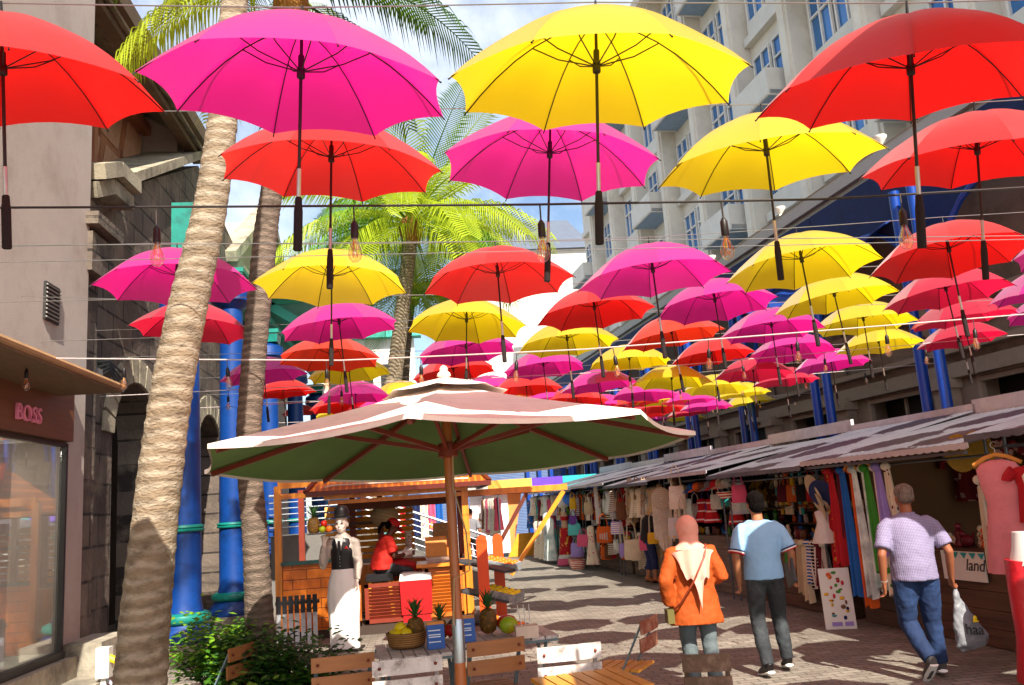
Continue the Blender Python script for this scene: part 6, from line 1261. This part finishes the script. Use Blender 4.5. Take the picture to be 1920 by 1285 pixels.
m = MB(); m.tube([Vv(0, .14, .86), Vv(0, .3, .84), Vv(0, .46, .8), Vv(0, .52, .62), Vv(0, .52, .45)], [(.2, .1), (.22, .09), (.24, .08), (.25, .05), (.26, .03)], 22, xref=(1, 0, 0)); remesh(m.build('apron', M('apron_red', '9a0e12', .8, .1), ps), .012, 3, .02, .1)
m = MB().ball(q(0, -.01, .05), (.09, .108, .08), 20, 12, rt); cp_ = m.build('cap', M('cap_red', 'A80c12', .7), ps); MB().slab(lambda a, b: tuple(q((b - .5) * .16 * (1 - .4 * a), .085 + .085 * a, .055 - .03 * a - .04 * (2 * b - 1) ** 2)), 5, 8, .006).build('visor', MATS['cap_red'], cp_)
m = MB().ball(q(0, -.07, 0), (.075, .06, .08), 14, 10, rt).tube([q(0, -.1, 0), q(0, -.17, -.03), q(0, -.19, -.12), q(0, -.16, -.2)], [.03, .035, .03, .012], 12); remesh(m.build('hair', m_hairb, ps), .009, 2, .012, .03)
for i in (0, 1):
    g = MB(); hand(g, J4['wr'][i], J4['wr'][i] - J4['el'][i], Vv(0, .2, 1), .9, sc=1.1); g.tube([J4['wr'][i] + (J4['el'][i] - J4['wr'][i]) * .25, J4['wr'][i]], [.037, .033], 14); remesh(g.build('glove', m_white, ps), .007, 2)
# --- shopper half hidden in the goods (legs and back)
J5 = dict(pel=Vv(0, 0, .9), che=Vv(0, .05, 1.24), nek=Vv(0, .1, 1.37), head=Vv(0, .16, 1.48),
 sh=[Vv(-.16, .05, 1.29), Vv(.16, .05, 1.29)], el=[Vv(-.22, .12, 1.05), Vv(.22, .12, 1.05)], wr=[Vv(-.15, .32, 1.05), Vv(.15, .32, 1.05)],
 hip=[Vv(-.08, 0, .86), Vv(.08, 0, .86)], kn=[Vv(-.09, .03, .47), Vv(.09, .06, .47)], an=[Vv(-.1, -.05, .08), Vv(.1, .05, .08)], toe=[Vv(-.1, .1, .03), Vv(.12, .2, .03)])
p5, q, rt = person('shopper in dark clothes bending into the fifth stall, bare calves showing', RF(6.0, 17.0, 0), RZ + R(180) - R(0), J5, m_skin2, sw=.16, hw=.16)
shirt(p5, J5, CM('black'), sw=.165, hw=.16, slv=.8); trousers(p5, J5, CM('navy'), hw=.16, low=.3); shoes(p5, J5, m_brs, m_black)
remesh(MB().ball(q(0, -.02, .04), (.085, .1, .09), 16, 10, rt).build('hair', m_hairb, p5), .01, 2)
# --- distant walker beside the poster
p6, q, rt = person('distant walker in grey seen between the kiosk post and the far poster', (1.2, 24.5, 0), R(-20), J, m_skin, hw=.16)
shirt(p6, J, CM('grey')); trousers(p6, J, CM('black')); shoes(p6, J, m_black, m_black); remesh(MB().ball(q(0, -.02, .04), (.087, .1, .09), 16, 10, rt).build('hair', m_hairb, p6), .01, 2)
# --- painted waiter statue
m_sw = M('statue_white', 'E6E2DC', .4, .05, 3, bump=.1, bscale=10); m_sf = M('statue_face', 'E2D2C4', .35, .04, 5); m_sb = M('statue_black', '1e1c1e', .35, .1, 4); m_gr = M('statue_sleeve', 'B8aca0', .5, .06, 4, bump=.3, bscale=9)
sp = G(648, 1219); sp.z = 0
stt = thing('waiter_statue', 'painted waiter statue with round black hat and long white apron, holding a tray', 'statue', sp, R(180) + R(-12))
# statue faces the camera: local +y points to the viewer, viewer-left arm is local +x
m = MB(); torso(m, (0, 0, 1.0), (0, 0, 1.34), (0, 0, 1.52), 0, .17, .15, 0, .1); m.tube([(0, 0, 1.48), (0, 0, 1.6)], .05, 14); q, rt = head(m, (0, .01, 1.66), 0, 0, 1.12)
SA = dict(sh=[Vv(-.175, 0, 1.42), Vv(.175, 0, 1.42)], el=[Vv(-.21, -.02, 1.12), Vv(.27, .06, 1.12)], wr=[Vv(-.2, .06, .88), Vv(.2, .16, 1.42)])
for i in (0, 1): p, r = dense([Vv(0, 0, 1.36).lerp(SA['sh'][i], .7), SA['sh'][i], SA['el'][i], SA['wr'][i]], [.05, .055, .045, .03], 3); m.tube(p, r, 12)
hand(m, SA['wr'][0], (0, .1, -1), Vv(.3, 1, 0), .5, Vv(1, 0, 0)); hand(m, SA['wr'][1], (.05, .1, 1), Vv(-1, 0, 0), 1.1, Vv(0, 1, 0))
remesh(m.build('body', m_sf, stt), .008, 3)
m = MB(); 
for i in (0, 1): p, r = dense([Vv(0, 0, 1.36).lerp(SA['sh'][i], .75), SA['sh'][i], SA['el'][i], lerp(SA['el'][i], SA['wr'][i], .88)], [.06, .068, .062, .045], 4); m.tube(p, r, 16)
m.tube([(0, 0, 1.2), (0, 0, 1.36), (0, 0, 1.47), (0, 0, 1.54)], [(.165, .11), (.175, .112), (.13, .085), (.062, .058)], 22, xref=(1, 0, 0)); remesh(m.build('shirt', m_gr, stt), .009, 4, .012, .05)
m = MB(); m.tube([(0, 0, 1.0), (0, 0, 1.12), (0, 0, 1.3), (0, 0, 1.42), (0, 0, 1.47)], [(.16, .118), (.155, .12), (.172, .125), (.15, .115), (.12, .095)], 24, xref=(1, 0, 0)); vs_ = remesh(m.build('waistcoat', m_sb, stt), .009, 4)
MB().prism([(0, 1.22), (-.055, 1.47), (.055, 1.47)], (0, .128, 0), (1, 0, 0), (0, 0, 1), (0, .012, 0)).build('shirt_front', m_sw, stt, smooth=False)
MB().prism([(-.016, 1.44), (.016, 1.44), (.024, 1.27), (0, 1.23), (-.024, 1.27)], (0, .142, 0), (1, 0, 0), (0, 0, 1), (0, .01, 0)).build('necktie', m_sb, stt, smooth=False)
MB().prism([(-.03, 0), (.03, 0), (0, .035)], (-.095, .126, 1.33), (1, 0, 0), (0, 0, 1), (0, .012, 0)).build('red_handkerchief', m_rdf, stt, smooth=False)
for k in range(4): MB().ball((0, .135, 1.06 + k * .045), .007, 8, 6).build('button', m_steel, vs_)
def apr(n=46):
    vs = []; fs = []; pr = [(1.06, .155, .122, 0), (1.0, .17, .135, .0), (.9, .205, .15, .3), (.7, .225, .165, .6), (.4, .205, .16, 1), (.15, .195, .15, 1.2), (.03, .2, .15, 1.3)]
    for z, a, b, w in pr:
        for j in range(n): th = 2 * math.pi * j / n; f = 1 + .035 * w * math.sin(11 * th); vs.append((a * math.cos(th) * f, b * math.sin(th) * f, z))
    for i in range(len(pr) - 1):
        for j in range(n): fs.append((i * n + (j + 1) % n, i * n + j, (i + 1) * n + j, (i + 1) * n + (j + 1) % n))
    fs.append(tuple(range(n))); fs.append(tuple(range((len(pr) - 1) * n, len(pr) * n))[::-1]); return MB().add(vs, fs)
apr().build('apron', m_sw, stt, ang=60)
MB().lathe([(.128, 1.75), (.14, 1.748), (.142, 1.756), (.1, 1.765), (.1, 1.82), (.094, 1.87), (.065, 1.905), (.01, 1.915)], 28).build('round_hat', m_sb, stt); MB().lathe([(.1015, 1.768), (.1015, 1.79)], 28, cap=False).build('hat_band', m_darkframe, stt)
remesh(MB().ball(q(0, -.03, .03), (.09, .1, .075), 16, 10, rt).build('hair', m_hairb, stt), .009, 2)
for s in (-1, 1):
    MB().ball(q(s * .032, .086, .012), (.017, .009, .009), 10, 6).build('eye', m_sb, stt); MB().tube([q(s * .018, .092, .036), q(s * .035, .09, .043), q(s * .052, .078, .036)], .0035, 6).build('eyebrow', m_sb, stt)
MB().tube([q(-.022, .098, -.066), q(0, .104, -.063), q(.022, .098, -.066)], .004, 6).build('mouth', M('lip_red', '9a4a40', .5), stt)
MB().box((0, 0, .015), (.44, .36, .03)).build('base', m_darkframe, stt)
Ms = thing_mat(stt); tc_ = Ms @ Vv(.24, .2, 1.545)
ty = MB().lathe([(.01, 0), (.17, .0), (.19, .018), (.186, .02), (.165, .008)], 28, tc_).build('round_tray', m_gw); tag(ty, 'round grey tray held up by the waiter statue', 'tray')
pineapple('', 'pineapple on the tray held by the waiter statue', Ms @ Vv(.33, .2, 1.555), 1.15)
for dx, dy, dz, mt, nm in ((.21, .2, .0, m_grn, 'green'), (.12, .19, 0, m_org, 'orange'), (.17, .1, .0, m_org, 'second orange'), (.2, .16, .075, m_rdf, 'red')):
    fruit('tray_fruit', '%s fruit on the statue tray' % nm, Ms @ Vv(dx, dy, 1.56 + dz), .047, mt, 'fruit on the statue tray')
# ------------------------------------------------------------------ labels: tell look-alikes apart from left to right
def _uniq():
    by = {}
    for o in bpy.data.objects:
        if o.parent is None and o.get('label') and o.get('kind') is None: by.setdefault(o['label'], []).append(o)
    share = ('oranges on the rack', 'lemons on the rack', 'lemons in the basket', 'straws')
    for lb, os_ in by.items():
        if len(os_) < 2: continue
        if os_[0].get('group') in share: continue
        os_.sort(key=lambda o: proj(o.location)[0])
        for i, o in enumerate(os_): o['label'] = ('%s, %s from the left' % (lb, ordn(i + 1)))
        if not os_[0].get('group'):
            for o in os_: o['group'] = 'look alike ' + o['category']
_uniq()
